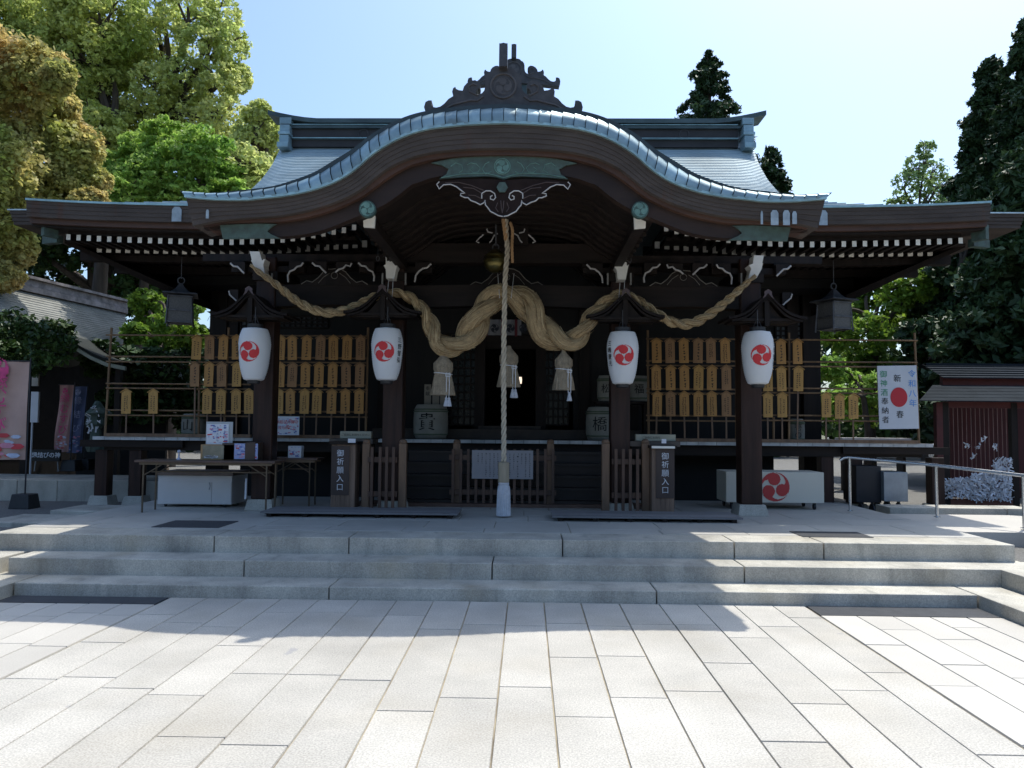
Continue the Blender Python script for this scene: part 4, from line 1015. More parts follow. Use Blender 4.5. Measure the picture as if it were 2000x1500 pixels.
# ================================================================== CURTAIN AND INNER LAMPS
cu = empty('crest_curtain', P(983, 640, 13.0), 'short white curtain with dark comma crests and red strips above the doors', 'curtain')
a = P(948, 624, 13.0); b = P(1018, 655, 13.0); m = MB(); n = 24
for i in range(n):
    xa_ = a.x + (b.x - a.x) * i / n; xb_ = a.x + (b.x - a.x) * (i + 1) / n; f = lambda t: 13.0 + .012 * math.sin(t * 1.4)
    m.add([(xa_, f(i), a.z), (xb_, f(i + 1), a.z), (xb_, f(i + 1) , b.z), (xa_, f(i), b.z)], [(0, 1, 2, 3)])
m.build('cloth', M('curtain_cloth', (.30, .30, .31), .8, var=.05), cu, smooth=True)
m = MB()
for u in (966, 997, 1022): 
    c0 = P(u, 641, 12.97)
    tomoe(m, (c0.x, 12.975, c0.z), .072, n=24)
m.build('crest', M('crest_navy', (.02, .025, .04)), cu)
m = MB()
for u in (950, 981, 1008): c0 = P(u, 640, 12.965); m.box(c0.x - .022, c0.x + .022, 12.962, 12.968, b.z - .02, a.z)
m.build('red_strip', M('dull_red_cloth', (.13, .012, .02)), cu)
glow = emis('lamp_glow', (1, .62, .3), 2.5)
for u, v, lab in ((935, 765, 'left'), (1071, 766, 'right')):
    p = P(u, v, 13.9); m = MB(); m.lathe([(.005, -.02), (.016, -.01), (.018, .01), (.004, .03)], p, 12); q = empty('altar_lamp', p, 'tiny glowing lamp in the dark doorway, on the %s' % lab, 'lamp', 'altar lamps'); m.build('flame', glow, q)
    m = MB(); m.lathe([(.03, -.35), (.008, -.33), (.008, -.05), (.02, -.022)], p, 12); m.build('lamp_stem', brass, q)
p = P(1014, 742, 13.8); q = empty('shiny_thing', p, 'shiny thing hanging inside the doorway right of the rope, its glint made by glow', 'lantern')
m = MB(); m.lathe([(.02, .10), (.07, .06), (.05, .05)], p, 12); m.lathe([(.05, -.07), (.02, -.08)], p, 12); m.build('shiny_thing_cap', ironm, q)
m = MB(); m.lathe([(.045, .049), (.05, 0), (.045, -.069)], p, 12); m.build('glint_core', emis('glint_glow', (1, .8, .62), .9), q)  # glow put in for the glint of the shiny thing

# ================================================================== FENCES, SIGN POSTS, RAMPS
def slat(m, x, Y, z0, z1, w_=.038, d=.03): m.box(x - w_ / 2, x + w_ / 2, Y - d / 2, Y + d / 2, z0, z1)
YFc = 10.95
def fence(lab, slats, posts, rails, vtop, vbot, matn, Y=YFc, posttop=862):
    p = P((slats[0] + slats[-1]) / 2, vbot, Y); r = empty('slatted_fence', (p.x, Y, TZ), lab, 'fence', 'low slatted fences before the stair')
    for u in slats:
        m = MB(); z1 = P(u, vtop, Y).z; slat(m, P(u, vbot, Y).x, Y, TZ + .06, z1); m.build('slat', matn, r)
    for v in rails:
        m = MB(); a = P(slats[0], v, Y); b = P(slats[-1], v, Y); z = (a.z + b.z) / 2; m.box(a.x - .05, b.x + .05, Y + .017, Y + .055, z - .035, z + .035); m.build('rail', fencewood, r)
    for u in posts:
        x = P(u, vbot, Y).x; z1 = P(u, posttop, Y).z; m = MB(); m.box(x - .05, x + .05, Y + .06, Y + .16, TZ + .051, z1 - .03); m.lathe([(.05, z1 - .03), (.055, z1 - .01), (.04, z1 + .02), (.01, z1 + .03)], (x, Y + .11, 0), 12); m.build('post', lightwood if posttop > 861 else fencewood, r, bevel=.006)
fence('central slatted fence with a grey notice plate before the stair', [884 + 15.05 * i for i in range(14)], (890, 1075), (894, 962), 877, 980, fencewood)
fence('slatted fence left of the stair beside the left sign post', [725, 741, 754, 767], (711, 783), (898, 965), 873, 985, fencewood, 10.14)
fence('slatted fence right of the stair beside the right sign post', [1203, 1217, 1231, 1245], (1184, 1263), (902, 968), 877, 988, fencewood, 10.14)
a = P(922, 879, YFc - .05); b = P(1041, 936, YFc - .05)
pl_ = empty('notice_plate', ((a.x + b.x) / 2, YFc - .05, b.z), 'grey metal notice plate with columns of small text on the central fence', 'notice plate')
m = MB(); m.box(a.x, b.x, YFc - .052, YFc - .044, b.z, a.z); m.build('plate', M('plate_grey', (.27, .265, .28), .55, metal=.1, var=.08, scale=3), pl_)
m = MB(); rnd = random.Random(3); cols = 14
for c in range(cols):
    x = b.x - .05 - c * (b.x - a.x - .08) / cols; n = rnd.choice((6, 13, 13, 12, 9)); sz = .021 if c not in (3, 7) else .028
    for k in range(n):
        z = a.z - .05 - k * sz * 1.25
        if z < b.z + .03: break
        for j in range(4):
            if rnd.random() < .5: m.box(x + rnd.uniform(-.4, .1) * sz, x + rnd.uniform(.15, .5) * sz, YFc - .0535 - j * .0001, YFc - .053, z + (j - 2) * sz * .2, z + (j - 2) * sz * .2 + .0025)
            else: m.box(x + rnd.uniform(-.4, .4) * sz, x + rnd.uniform(-.4, .4) * sz + .003, YFc - .0535 - j * .0001, YFc - .053, z - sz * .4, z + sz * .3)
m.build('text_columns', M('engraved_text', (.05, .05, .06)), pl_)
def signpost(u0, u1, v0, v1, Y, tu, tv0, tv1, lab, strip):
    a = P(u0, v0, Y); b = P(u1, v1, Y); r = empty('entrance_sign_post', ((a.x + b.x) / 2, Y, TZ), lab, 'sign post', 'entrance sign posts')
    m = MB(); n = 5
    for i in range(n): x0_ = a.x + (b.x - a.x) * i / n; m.box(x0_ + .001, x0_ + (b.x - a.x) / n - .001, Y + random.uniform(0, .003), Y + .28, TZ + .05, a.z)
    m.build('post_box', postwood, r)
    m = MB(); m.box(a.x - .03, b.x + .03, Y - .03, Y + .3, a.z + .001, a.z + .04); m.build('post_cap', wood, r)
    tz0 = P(tu, tv0, Y).z; tz1 = P(tu, tv1, Y).z; x = P(tu, 900, Y).x; st_ = (tz0 - tz1) / 4
    m = MB(); m.box(x - .12, x + .12, Y - .008, Y - .001, tz1 - .1, tz0 + .1); m.build('name_board', M('name_board_wood', (.05, .032, .026), .6, var=.3, scale=8, stretch=(1, 1, .1)), r)
    m = MB(); vtext(m, '御祈願入口', .098, x, Y - .010, tz0, st_, None, .0); m.build('lettering', M('white_lettering', (.62, .64, .68)), r)
    return r
q = signpost(648, 692, 868, 990, 10.15, 665, 886, 952, 'wooden post with white lettering 御祈願入口 left of the stair', 0)
q2 = signpost(1273, 1317, 876, 998, 10.05, 1299, 892, 958, 'wooden post with white lettering 御祈願入口 right of the stair', 1)
m = MB(); a = P(1273, 871, 10.0); b = P(1318, 876, 10.0); m.box(a.x, b.x, 9.99, 10.3, b.z, a.z); m.build('white_strip', white, q2)
for u, v, Y, side in ((688, 861, 10.1, 'left'), (1296, 862, 10.0, 'right')):
    p = P(u, v, Y); m = MB(); m.box(p.x - .05 if side == 'left' else p.x - .03, p.x + .05 if side == 'left' else p.x + .03, Y - .03, Y - .026, p.z - .025 - .0, p.z + .03); o = m.build('paper_note', M('note_paper', (.62, .63, .68), .7, var=.04)); tag(o, 'small white paper note fixed on top of the %s sign post' % side, 'note', 'paper notes on the sign posts')
for u0, u1, v0, v1, Y, tx, lab in ((664, 725, 842, 857, 10.55, 'ご自由にお持ちください', 'cream plastic sign box on the shelf behind the left sign post'), (1241, 1320, 848, 862, 10.45, 'ご自由にお持ち', 'cream and grey sign box on the shelf behind the right sign post')):
    a = P(u0, v0, Y); b = P(u1, v1, Y); r = empty('shelf_sign_box', ((a.x + b.x) / 2, Y, b.z), lab, 'sign box', 'cream sign boxes on the shelves')
    m = MB(); m.box(a.x, b.x, Y, Y + .12, b.z, a.z); m.build('box', M('cream_plastic', (.36, .345, .26), .5, var=.08, scale=4), r, bevel=.01)
    m = MB(); text_on(m, tx, .036, ((a.x + b.x) / 2 - (.06 if u0 > 1000 else 0), Y - .002, (a.z + b.z) / 2)); m.build('lettering', M('dim_ink', (.08, .08, .06)), r)
    zs_ = b.z; m = MB(); k = empty('offering_shelf', ((a.x + b.x) / 2, Y, TZ), 'dark wooden shelf stand under the %s cream sign box' % ('left' if u0 < 1000 else 'right'), 'shelf', 'shelf stands behind the sign posts')
    m.box(a.x - .12, b.x + .04, Y - .1, Y + .3, zs_ - .07, zs_ - .002); m.build('shelf_top', M('shelf_wood', (.09, .07, .055), .6, var=.25), k)
    for x in (a.x - .06, b.x - .02):
        m = MB(); m.box(x - .03, x + .03, Y + .16, Y + .22, TZ + .05, zs_ - .07); m.build('leg', wood, k)
def rampboard(u0, u1, v, Y, lab):
    a = P(u0, v, Y); b = P(u1, v, Y); r = empty('duckboard', ((a.x + b.x) / 2, Y, TZ), lab, 'duckboard', 'low wooden duckboards on the terrace')
    m = MB()
    for k in range(7): m.box(a.x, b.x, Y + k * .095, Y + k * .095 + .088, TZ + .045, TZ + .067)
    m.build('deck_planks', greywood, r)
    for i in range(6):
        x = a.x + .1 + (b.x - a.x - .2) * i / 5; m = MB(); m.box(x - .03, x + .03, Y + .02, Y + .62, TZ + .003, TZ + .044); m.build('batten', wood, r)
rampboard(508, 893, 1006, 9.55, 'long low grey duckboard left of the bell rope')
rampboard(1079, 1452, 1014, 9.42, 'long low grey duckboard right of the bell rope')
# ================================================================== THINGS ON THE TERRACE
def folding_table(x0, x1, y0, y1, ztop, zf, lab):
    r = empty('folding_table', ((x0 + x1) / 2, (y0 + y1) / 2, zf), lab, 'table', 'dark folding tables')
    m = MB(); m.box(x0, x1, y0, y1, ztop - .028, ztop); m.build('table_top', tablem, r, bevel=.004)
    m = MB(); m.box(x0 + .05, x1 - .05, y0 + .03, y0 + .045, ztop - .06, ztop - .029); m.box(x0 + .05, x1 - .05, y1 - .045, y1 - .03, ztop - .06, ztop - .029); m.build('rim_rail', tableleg, r)
    m = MB(); m.tube([(x0 + .12, (y0 + y1) / 2, ztop - .16), (x1 - .12, (y0 + y1) / 2, ztop - .16)], .01, 6); m.build('under_shelf_bar', tableleg, r)
    for x, s in ((x0 + .1, 1), (x1 - .12, -1)):
        for y in (y0 + .05, y1 - .05):
            m = MB(); m.tube([(x, y, ztop - .05), (x, y, zf)], .0125, 8); m.tube([(x, y, ztop - .2), (x + s * .25, y, ztop - .05)], .008, 6); m.build('leg', tableleg, r)
t0 = P(262, 900, 9.83)
folding_table(t0.x, P(537, 900, 9.83).x, 9.83, 10.28, 1.115, TZ, 'long dark folding table on the terrace at the left, carrying boxes')
folding_table(P(527, 895, 10.75).x, P(622, 895, 10.75).x, 10.7, 11.1, 1.12, TZ, 'short dark folding table behind the left pillar')
# things on the long table
zt_ = 1.116
def art(mb, x0, x1, z0, z1, y, seed, n=60, mat_i=0):
    rnd = random.Random(seed)
    for i in range(n):
        cx, cz = rnd.uniform(x0, x1), rnd.uniform(z0, z1); w_, h_ = rnd.uniform(.004, .03), rnd.uniform(.003, .012); mb.cur = rnd.choice((0, 0, 1, 2, 3)) if mat_i == 0 else mat_i
        a, b = max(x0, cx - w_), min(x1, cx + w_); c, d = max(z0, cz - h_), min(z1, cz + h_)
        mb.add([(a, y - .0003 * i / n, c), (b, y - .0003 * i / n, c), (b, y - .0003 * i / n, d), (a, y - .0003 * i / n, d)], [(0, 1, 2, 3)])
inkblue = M('print_blue', (.12, .17, .42)); inkpink = M('print_pink', (.62, .25, .33)); inkpale = M('print_pale', (.50, .55, .68)); inkred = M('print_red', (.55, .05, .06))
def poster(name, u0, u1, v0, v1, Y, mat_, seed, lab, cat, th=.006, tilt=0, n=70, grp=None):
    a = P(u0, v0, Y); b = P(u1, v1, Y); r = empty(name, ((a.x + b.x) / 2, Y, b.z), lab, cat, grp)
    m = MB(); m.box(a.x, b.x, Y, Y + th, b.z, a.z); m.build('sheet', mat_, r)
    m = MB(); art(m, a.x + .012, b.x - .012, b.z + .012, a.z - .012, Y - .001, seed, n); m.build('print', [inkpale, inkblue, inkpink, inkred], r)
    return r, a, b
whitepaper = M('white_paper', (.66, .68, .72), .6, var=.04)
a = P(392, 868, 10.0); b = P(457, 899, 10.0)
r = empty('wooden_box', ((a.x + b.x) / 2, 10.0, zt_), 'light wooden box with a clear front on the long folding table', 'box')
m = MB(); m.box(a.x, b.x, 10.0, 10.2, zt_, a.z); m.build('box_body', M('box_pine', (.36, .22, .10), .6, var=.15, scale=8, stretch=(.2, 1, 1)), r, bevel=.004)
m = MB(); m.box(a.x + .03, a.x + .31, 9.993, 9.999, zt_ + .015, a.z - .012); m.build('clear_window', M('pale_window', (.25, .23, .17), .15, var=.3, scale=6), r)
m = MB()
for k in range(12): m.obox((a.x + .07 + .013 * k + random.uniform(0, .01), 9.989, zt_ + .035 + random.uniform(0, .02)), (.03, .002, .02), Matrix.Rotation(random.uniform(-1, 1), 3, 'Y'))
m.build('paper_slips', whitepaper, r)
r, a, b = poster('leaflet_stand', 404, 446, 828, 868, 10.08, whitepaper, 5, 'white leaflet on a clear stand, standing on the light wooden box', 'leaflet stand', n=50)
m = MB(); vtext(m, 'お守り授与', .03, (a.x + b.x) / 2, 10.077, a.z - .05, .042); vtext(m, '御朱印', .035, b.x - .05, 10.077, a.z - .05, .055); m.build('lettering', inkblue, r)
m = MB(); m.box(a.x - .012, b.x + .05, 10.09, 10.096, b.z, a.z + .03); m.build('acrylic_back', M('acrylic', (.45, .47, .48), .1, var=.02), r)
poster('framed_notice', 458, 503, 866, 897, 9.96, M('notice_blue', (.30, .36, .60), .5, var=.05), 8, 'small blue and white notice leaning on the dark box on the table', 'notice')
m = MB(); m.box(P(505, 0, 10).x, P(524, 0, 10).x, 9.95, 10.25, zt_, P(505, 864, 10).z); m.box(P(459, 0, 10).x, P(504.5, 0, 10).x, 10.0, 10.25, zt_, P(505, 866, 10).z); tag(m.build('offering_box', M('offering_wood', (.06, .04, .03), .55, var=.3), bevel=.005), 'dark wooden collection box at the right end of the long table', 'box')
p = P(346, 893, 9.9); m = MB(); m.lathe([(.028, 0), (.03, .01), (.026, .02), (.012, .03), (.010, .09), (.022, .10), (.02, .125), (.006, .13)], (p.x, 9.95, zt_), 14); tag(m.build('pump_bottle', M('pump_plastic', (.5, .54, .7), .4), smooth=True), 'small pale blue pump bottle on the long folding table', 'bottle')
r, a, b = poster('poster', 537, 584, 813, 850, 11.9, whitepaper, 12, 'colourful white poster tied to the plaque rack beside the left pillar', 'poster', n=60)
m = MB(); text_on(m, '縁結びの御守', .06, ((a.x + b.x) / 2, 11.898, a.z - .09)); text_on(m, '授与所にて', .055, ((a.x + b.x) / 2, 11.898, b.z + .11)); m.build('lettering', inkred, r)
a = P(563, 871, 10.8); b = P(588, 890, 10.8)
r = empty('leaflet_box', ((a.x + b.x) / 2, 10.8, 1.121), 'small white leaflet box on the short folding table', 'box'); m = MB(); m.box(a.x, b.x, 10.8, 10.92, 1.121, a.z); m.build('box_body', whitepaper, r); m = MB(); art(m, a.x + .01, b.x - .01, 1.135, a.z - .01, 10.798, 4, 30); m.build('print', [inkpale, inkblue, inkpink, inkred], r)

def cabinet(u0, u1, v0, v1, Y, dp, mat_, name, lab, zf, wheels=True, handle=False):
    a = P(u0, v0, Y); b = P(u1, v1, Y); r = empty(name, ((a.x + b.x) / 2, Y, zf), lab, 'cabinet')
    m = MB(); m.box(a.x, b.x, Y, Y + dp, b.z, a.z); bd = m.build('cabinet_body', mat_, r, bevel=.006)
    xs_ = (a.x + (b.x - a.x) * .0, (a.x * .3 + b.x * .7), b.x)
    m = MB()
    if handle:
        for x0_, x1_ in ((a.x + .12, a.x * .27 + b.x * .73), (a.x * .27 + b.x * .73 + .005, b.x - .006)): m.box(x0_, x1_, Y - .012, Y - .001, b.z + .01, a.z - .09)
        m.build('door_panel', mat_, bd)
        m = MB(); hx_ = P(411, 949, Y).x; z = P(411, 949, Y).z; m.tube([(hx_ - .015, Y - .014, z + .045), (hx_, Y - .04, z + .045), (hx_ + .012, Y - .04, z), (hx_, Y - .04, z - .045), (hx_ - .015, Y - .014, z - .045)], .006, 6); m.build('handle', greymetal, bd)
        m = MB(); m.box(a.x - .015, b.x + .015, Y - .02, Y + dp + .02, a.z + .001, a.z + .05); m.build('worktop', M('worktop_brown', (.14, .10, .08), .5), r)
    if wheels:
        for x in (a.x + .09, b.x - .12):
            for y in (Y + .06, Y + dp - .06):
                m = MB(); zr = (b.z - zf) * .46; yy = y
                m.tube([(x - .012, yy, zf + zr), (x + .012, yy, zf + zr)], zr, 12); m.box(x - .02, x + .02, yy - .012, yy + .012, zf + zr * 1.2, b.z); m.build('castor', black, r)
    return r, a, b
cabinet(309, 452, 928, 986, 10.55, .6, whitebox, 'white_cabinet', 'low white steel cabinet with a handle under the long folding table', TZ, True, True)
r, a, b = cabinet(1418, 1610, 921, 983, 11.05, .55, creambox, 'crest_cabinet', 'long cream box with a large red comma crest behind the rightmost pillar', TZ)
m = MB(); c0 = P(1514, 951, 11.04); tomoe(m, (c0.x, 11.045, c0.z), .205, n=56); m.build('crest', M('tomoe_red_dull', (.50, .045, .04), .6, var=.05), r)
cabinet(1726, 1774, 922, 980, 11.9, .5, greymetal, 'grey_cabinet', 'pale grey metal cabinet under the right end of the veranda', .27)
cabinet(1672, 1722, 910, 982, 12.0, .5, M('dark_cabinet', (.012, .012, .016), .5), 'dark_cabinet', 'black cabinet left of the pale grey cabinet under the veranda', .27)
# white stick leaning
m = MB(); a = P(480, 945, 10.25); m.tube([(a.x, 10.25, TZ + .15), (a.x + .004, 10.25, TZ + .42)], .014, 8); tag(m.build('umbrella_tube', whitepaper), 'short white upright tube at the base of the leftmost pillar', 'tube')

# right new-year board
Yb = 11.9; a = P(1714, 714, Yb); b = P(1793, 838, Yb)
r = empty('new_year_board', ((a.x + b.x) / 2, Yb, b.z), 'white board with red disc and coloured Japanese characters on the right plaque rack', 'board')
bw, bh = b.x - a.x, a.z - b.z; rot = R(-1.2); cx0, cz0 = (a.x + b.x) / 2, (a.z + b.z) / 2
m = MB(); m.obox((cx0, Yb, cz0), (bw, .02, bh), Matrix.Rotation(rot, 3, 'Y').to_3x3()); bd = m.build('board_panel', M('board_white', (.56, .58, .62), .5, var=.03), r)
def bt_(q): return q
def bpt(fx, fz): x, z = (fx - .5) * bw, (.5 - fz) * bh; return (cx0 + x * math.cos(rot) + z * math.sin(rot), Yb - .013, cz0 - x * math.sin(rot) + z * math.cos(rot))
m = MB(); c0 = bpt(.52, .50); m.prism([(c0[0] + .128 * math.cos(k * math.pi / 20), c0[2] + .15 * math.sin(k * math.pi / 20)) for k in range(40)], Yb - .016, Yb - .0105); m.build('red_disc', M('disc_red', (.48, .02, .03), .5, var=.04), r)
for txt, cols_, fx, fz0, st_, sz, mt in (('御神酒', 1, .15, .14, .145, .115, M('green_ink', (.03, .25, .12))), ('奉納者', 1, .16, .57, .145, .115, ink), ('令和八年', 1, .87, .14, .155, .12, M('blue_ink', (.06, .25, .62))), ('新', 1, .50, .21, .1, .12, ink), ('春', 1, .53, .78, .1, .12, ink)):
    m = MB()
    for k, ch in enumerate(txt): text_on(m, ch, sz, bpt(fx, fz0 + k * st_), None, .0)
    m.build('lettering', mt, r)

# handrail
hr = [(1640, 899, 10.85), (1648, 894, 10.83), (1658, 893, 10.8), (1828, 909, 10.1), (2000, 929, 9.2), (2120, 945, 8.6)]
pts = [P(u, v, y) for u, v, y in hr]
r = empty('handrail', P(1658, 998, 10.8), 'stainless steel handrail sloping down beside the ramp at the right', 'handrail')
m = MB(); m.tube(pts, .021, 12); m.build('rail_bar', stainless, r, smooth=True)
for u, v, y, vb in ((1659, 894, 10.8, 998), (1828, 909, 10.1, 1010), (1998, 929, 9.2, 1032)):
    p = P(u, v, y); q = P(u, vb, y); m = MB(); m.tube([(p.x, y, p.z - .01), (p.x, y, max(q.z, .43) - .01)], .019, 10); m.lathe([(.04, 0), (.04, .008), (.02, .012)], (p.x, y, max(q.z, .43)), 14); m.build('rail_post', stainless, r, smooth=True)

# hanging iron lanterns
def ironlantern(u, v, Y, lab):
    p = P(u, v, Y); r = empty('hanging_iron_lantern', p, lab, 'iron lantern', 'iron lanterns under the eave corners')
    r.location = (p.x, Y, p.z); ORG[r.name] = Vector(); r.rotation_euler = (0, 0, R(22)); r.scale = (.95, .95, .95)
    m = MB(); m.box(-.17, .17, -.17, .17, -.19, .20, taper=-.0); 
    fr = MB()
    for sx in (-1, 1):
        for sy in (-1, 1): fr.bar((sx * .19, sy * .19, -.24), (sx * .165, sy * .165, .20), .022)
    for z in (-.20, -.02, .20): 
        fr.box(-.18, .18, -.186, -.176, z - .012, z + .012); fr.box(-.18, .18, .176, .186, z - .012, z + .012); fr.box(-.186, -.176, -.175, .175, z - .012, z + .012); fr.box(.176, .186, -.175, .175, z - .012, z + .012)
    fr.build('frame', ironm, r); m.build('mesh_panel', M('lantern_mesh', (.10, .097, .09), .7, var=.3, scale=60), r)
    m = MB(); pr_ = [(.36, .20), (.34, .225), (.22, .26), (.12, .32), (.05, .40), (.03, .42)]
    vs = []
    for rr_, z in pr_:
        for k in range(4):
            an = math.pi / 4 + k * math.pi / 2; vs.append((rr_ * 1.0 * math.cos(an), rr_ * math.sin(an), z + (.03 if rr_ > .3 else 0)))
    m.add(vs, [(i * 4 + k, i * 4 + (k + 1) % 4, (i + 1) * 4 + (k + 1) % 4, (i + 1) * 4 + k) for i in range(len(pr_) - 1) for k in range(4)] + [(3, 2, 1, 0), (20, 21, 22, 23)])
    m.build('lantern_roof', ironm, r)
    m = MB(); m.tube([(.05 * math.cos(a * .4), 0, .47 + .05 * math.sin(a * .4)) for a in range(17)], .01, 6); m.tube([(0, 0, .5), (0, 0, 1.05)], .007, 6); m.build('hanging_ring', ironm, r)
ironlantern(352, 606, 11.3, 'square iron lantern hanging under the left eave corner')
ironlantern(1629, 618, 11.3, 'square iron lantern hanging under the right eave corner')
# dangling hooks
for u, v, lab in ((738, 505, 'left'), (1230, 508, 'right')):
    p = P(u, v, 10.0); m = MB(); m.tube([(p.x + .02 * math.sin(a * .5), 10.0, p.z - .0 + .035 * math.cos(a * .5)) for a in range(14)], .005, 6); m.tube([(p.x, 10.0, p.z + .035), (p.x, 10.0, p.z + .16)], .004, 5); tag(m.build('hook_ring', ironm), 'small iron hook ring hanging beside the %s white beam end' % lab, 'hook', 'hook rings')

# ================================================================== BANNERS AND SIGNS (LEFT)
def banner(u0, u1, v0, v1, Y, base, txt, tsz, tmat, lab, skew=0, pole=True, seed=1, bvb=None, zb=.27, sym=None, low=None):
    a = P(u0, v0, Y); b = P(u1, v1, Y); r = empty('banner', (b.x, Y, zb), lab, 'banner', 'upright cloth banners at the left')
    m = MB(); nx, nz_ = 10, 24; vs = []
    def pt(i, j): x = a.x + (b.x - a.x) * i / nx + skew * j / nz_; z = a.z + (b.z - a.z) * j / nz_; return (x, Y + .03 * math.sin(i * .8 + j * .25) * (1 if i < nx else .2), z)
    for j in range(nz_ + 1):
        for i in range(nx + 1): vs.append(pt(i, j))
    m.add(vs, [(j * (nx + 1) + i, j * (nx + 1) + i + 1, (j + 1) * (nx + 1) + i + 1, (j + 1) * (nx + 1) + i) for j in range(nz_) for i in range(nx)]); cl_ = m.build('cloth', base, r, smooth=True)
    W = b.x - a.x; H = a.z - b.z
    def fn(q): return (q[0] + skew * (a.z - q[2]) / H, q[1] - .045, q[2])
    m = MB()
    for k, ch in enumerate(txt): text_on(m, ch, tsz, ((a.x + b.x) / 2 + W * .05, Y, a.z - H * .16 - (H * .62) * (k + .3) / len(txt)), fn, .0, .0005)
    if sym: tomoe(m, ((a.x + b.x) / 2, Y, a.z - H * .085), W * .2, fn=fn, n=20)
    m.build('lettering', tmat, cl_)
    m = MB(); rnd = random.Random(seed)
    for i in range(26):
        cx, cz = rnd.uniform(a.x + .1 * W, b.x - .1 * W), b.z + H * rnd.uniform(.02, .25); rr_ = rnd.uniform(.03, .09) * W; m.cur = rnd.choice((0, 1, 2))
        q = [fn((cx + rr_ * 1.6 * math.cos(t * 1.047), Y, cz + rr_ * .6 * math.sin(t * 1.047))) for t in range(6)]; q = [(x, y + .006 - .0002 * i, z) for x, y, z in q]; m.add(q, [(0, 1, 2, 3, 4, 5)])
    m.build('flower_print', [inkpink, low or inkred, inkpale], cl_)
    if pole:
        m = MB(); m.tube([(b.x + .015 + skew * .5, Y + .01, zb + .05), (b.x + .015, Y + .01, a.z + .06)], .012, 8); m.tube([(b.x + .03, Y, a.z + .01), (a.x - .03, Y, a.z + .012)], .008, 6); m.build('pole', M('pole_dark', (.03, .03, .035)), r)
        m = MB(); x = b.x + .015; m.box(x - .16, x + .16, Y - .14, Y + .16, zb, zb + .22, taper=.03); m.build('base_weight', black, r, bevel=.01)
    return r
clothpeach = M('cloth_peach', (.50, .33, .27), .8, var=.12, scale=2); clothpink = M('cloth_pink', (.52, .30, .27), .8, var=.12, scale=2); clothblue = M('cloth_blue', (.14, .17, .30), .8, var=.2, scale=2)
banner(-62, 49, 706, 898, 11.7, clothpeach, '縁むすび', .30, M('print_magenta', (.62, .06, .20)), 'large peach banner with magenta lettering at the far left edge', 0, True, 1, sym=True)
banner(117, 139, 752, 883, 15.2, clothpink, '縁むすび', .20, M('print_magenta', (.62, .06, .20)), 'narrow pink banner with hiragana lettering standing near the left building', -.06, True, 2, zb=.62, sym=True)
banner(141, 165, 755, 885, 15.6, clothblue, '縁結び', .17, M('print_lightblue', (.35, .38, .55)), 'narrow blue banner just right of the narrow pink banner', -.06, True, 3, zb=.62, sym=True, low=inkblue)
a = P(64, 878, 15.0); b = P(116, 901, 15.0); r = empty('low_sign', ((a.x + b.x) / 2, 15.0, .62), 'low black sign with white characters 縁結びの神 before the left building', 'sign')
m = MB(); m.box(a.x, b.x, 15.0, 15.06, b.z, a.z); m.build('sign_board', ink, r); m = MB(); text_on(m, '縁結びの神', .115, ((a.x + b.x) / 2, 14.998, (a.z + b.z) / 2), None, .002); m.build('lettering', whitepaper, r)
m = MB(); m.tube([(a.x + .05, 15.03, b.z), (a.x + .03, 15.03, .62)], .015, 6); m.tube([(b.x - .05, 15.03, b.z), (b.x - .03, 15.03, .62)], .015, 6); m.build('sign_leg', greymetal, r)
a = P(52, 765, 15.5); b = P(73, 825, 15.5); m = MB(); m.box(a.x, b.x, 15.5, 15.55, b.z, a.z); m.tube([(a.x * .5 + b.x * .5, 15.53, b.z), (a.x * .5 + b.x * .5, 15.53, .3)], .02, 6); tag(m.build('white_sign', whitepaper), 'blank white upright sign beside the large peach banner', 'sign')
a = P(50, 730, 15.6); b = P(74, 754, 15.6); m = MB(); m.box(a.x, b.x, 15.6, 15.64, b.z, a.z); tag(m.build('cream_sign', M('cream_sign_m', (.40, .36, .30))), 'small cream square sign above the blank white sign', 'sign')

# stone lantern / carved ornament behind the left rack
def paperstrips(name, u0, u1, v0, v1, Y, n, lab, sz=.035, seed=4):
    rnd = random.Random(seed); m = MB()
    for i in range(n):
        p = P(rnd.uniform(u0, u1), rnd.uniform(v0, v1), Y + rnd.uniform(-.1, .1)); m.obox(p, (sz * rnd.uniform(.3, .6), .002, sz * rnd.uniform(1, 2.4)), Matrix.Rotation(rnd.uniform(-1.4, 1.4), 3, 'Y') @ Matrix.Rotation(rnd.uniform(-.9, .9), 3, 'X') @ Matrix.Rotation(rnd.uniform(-1, 1), 3, 'Z'))
    return m
m = MB(); p0 = P(188, 855, 13.6)
m.lathe([(.16, 0), (.18, .10), (.10, .16), (.08, .40), (.17, .48), (.16, .62), (.22, .68), (.10, .78), (.04, .90)], (p0.x, 13.6, DZ - .3), 12, lambda i, a: 1 + .15 * math.sin(3 * a + i))
tag(m.build('bronze_ornament', verdigris), 'green bronze ornament beside the left end of the veranda', 'ornament')
m = paperstrips('x', 170, 196, 790, 845, 13.4, 22, '', .05, 6); o = m.build('paper_strips', whitepaper); tag(o, 'white folded paper strips on the green bronze ornament', 'paper strips')

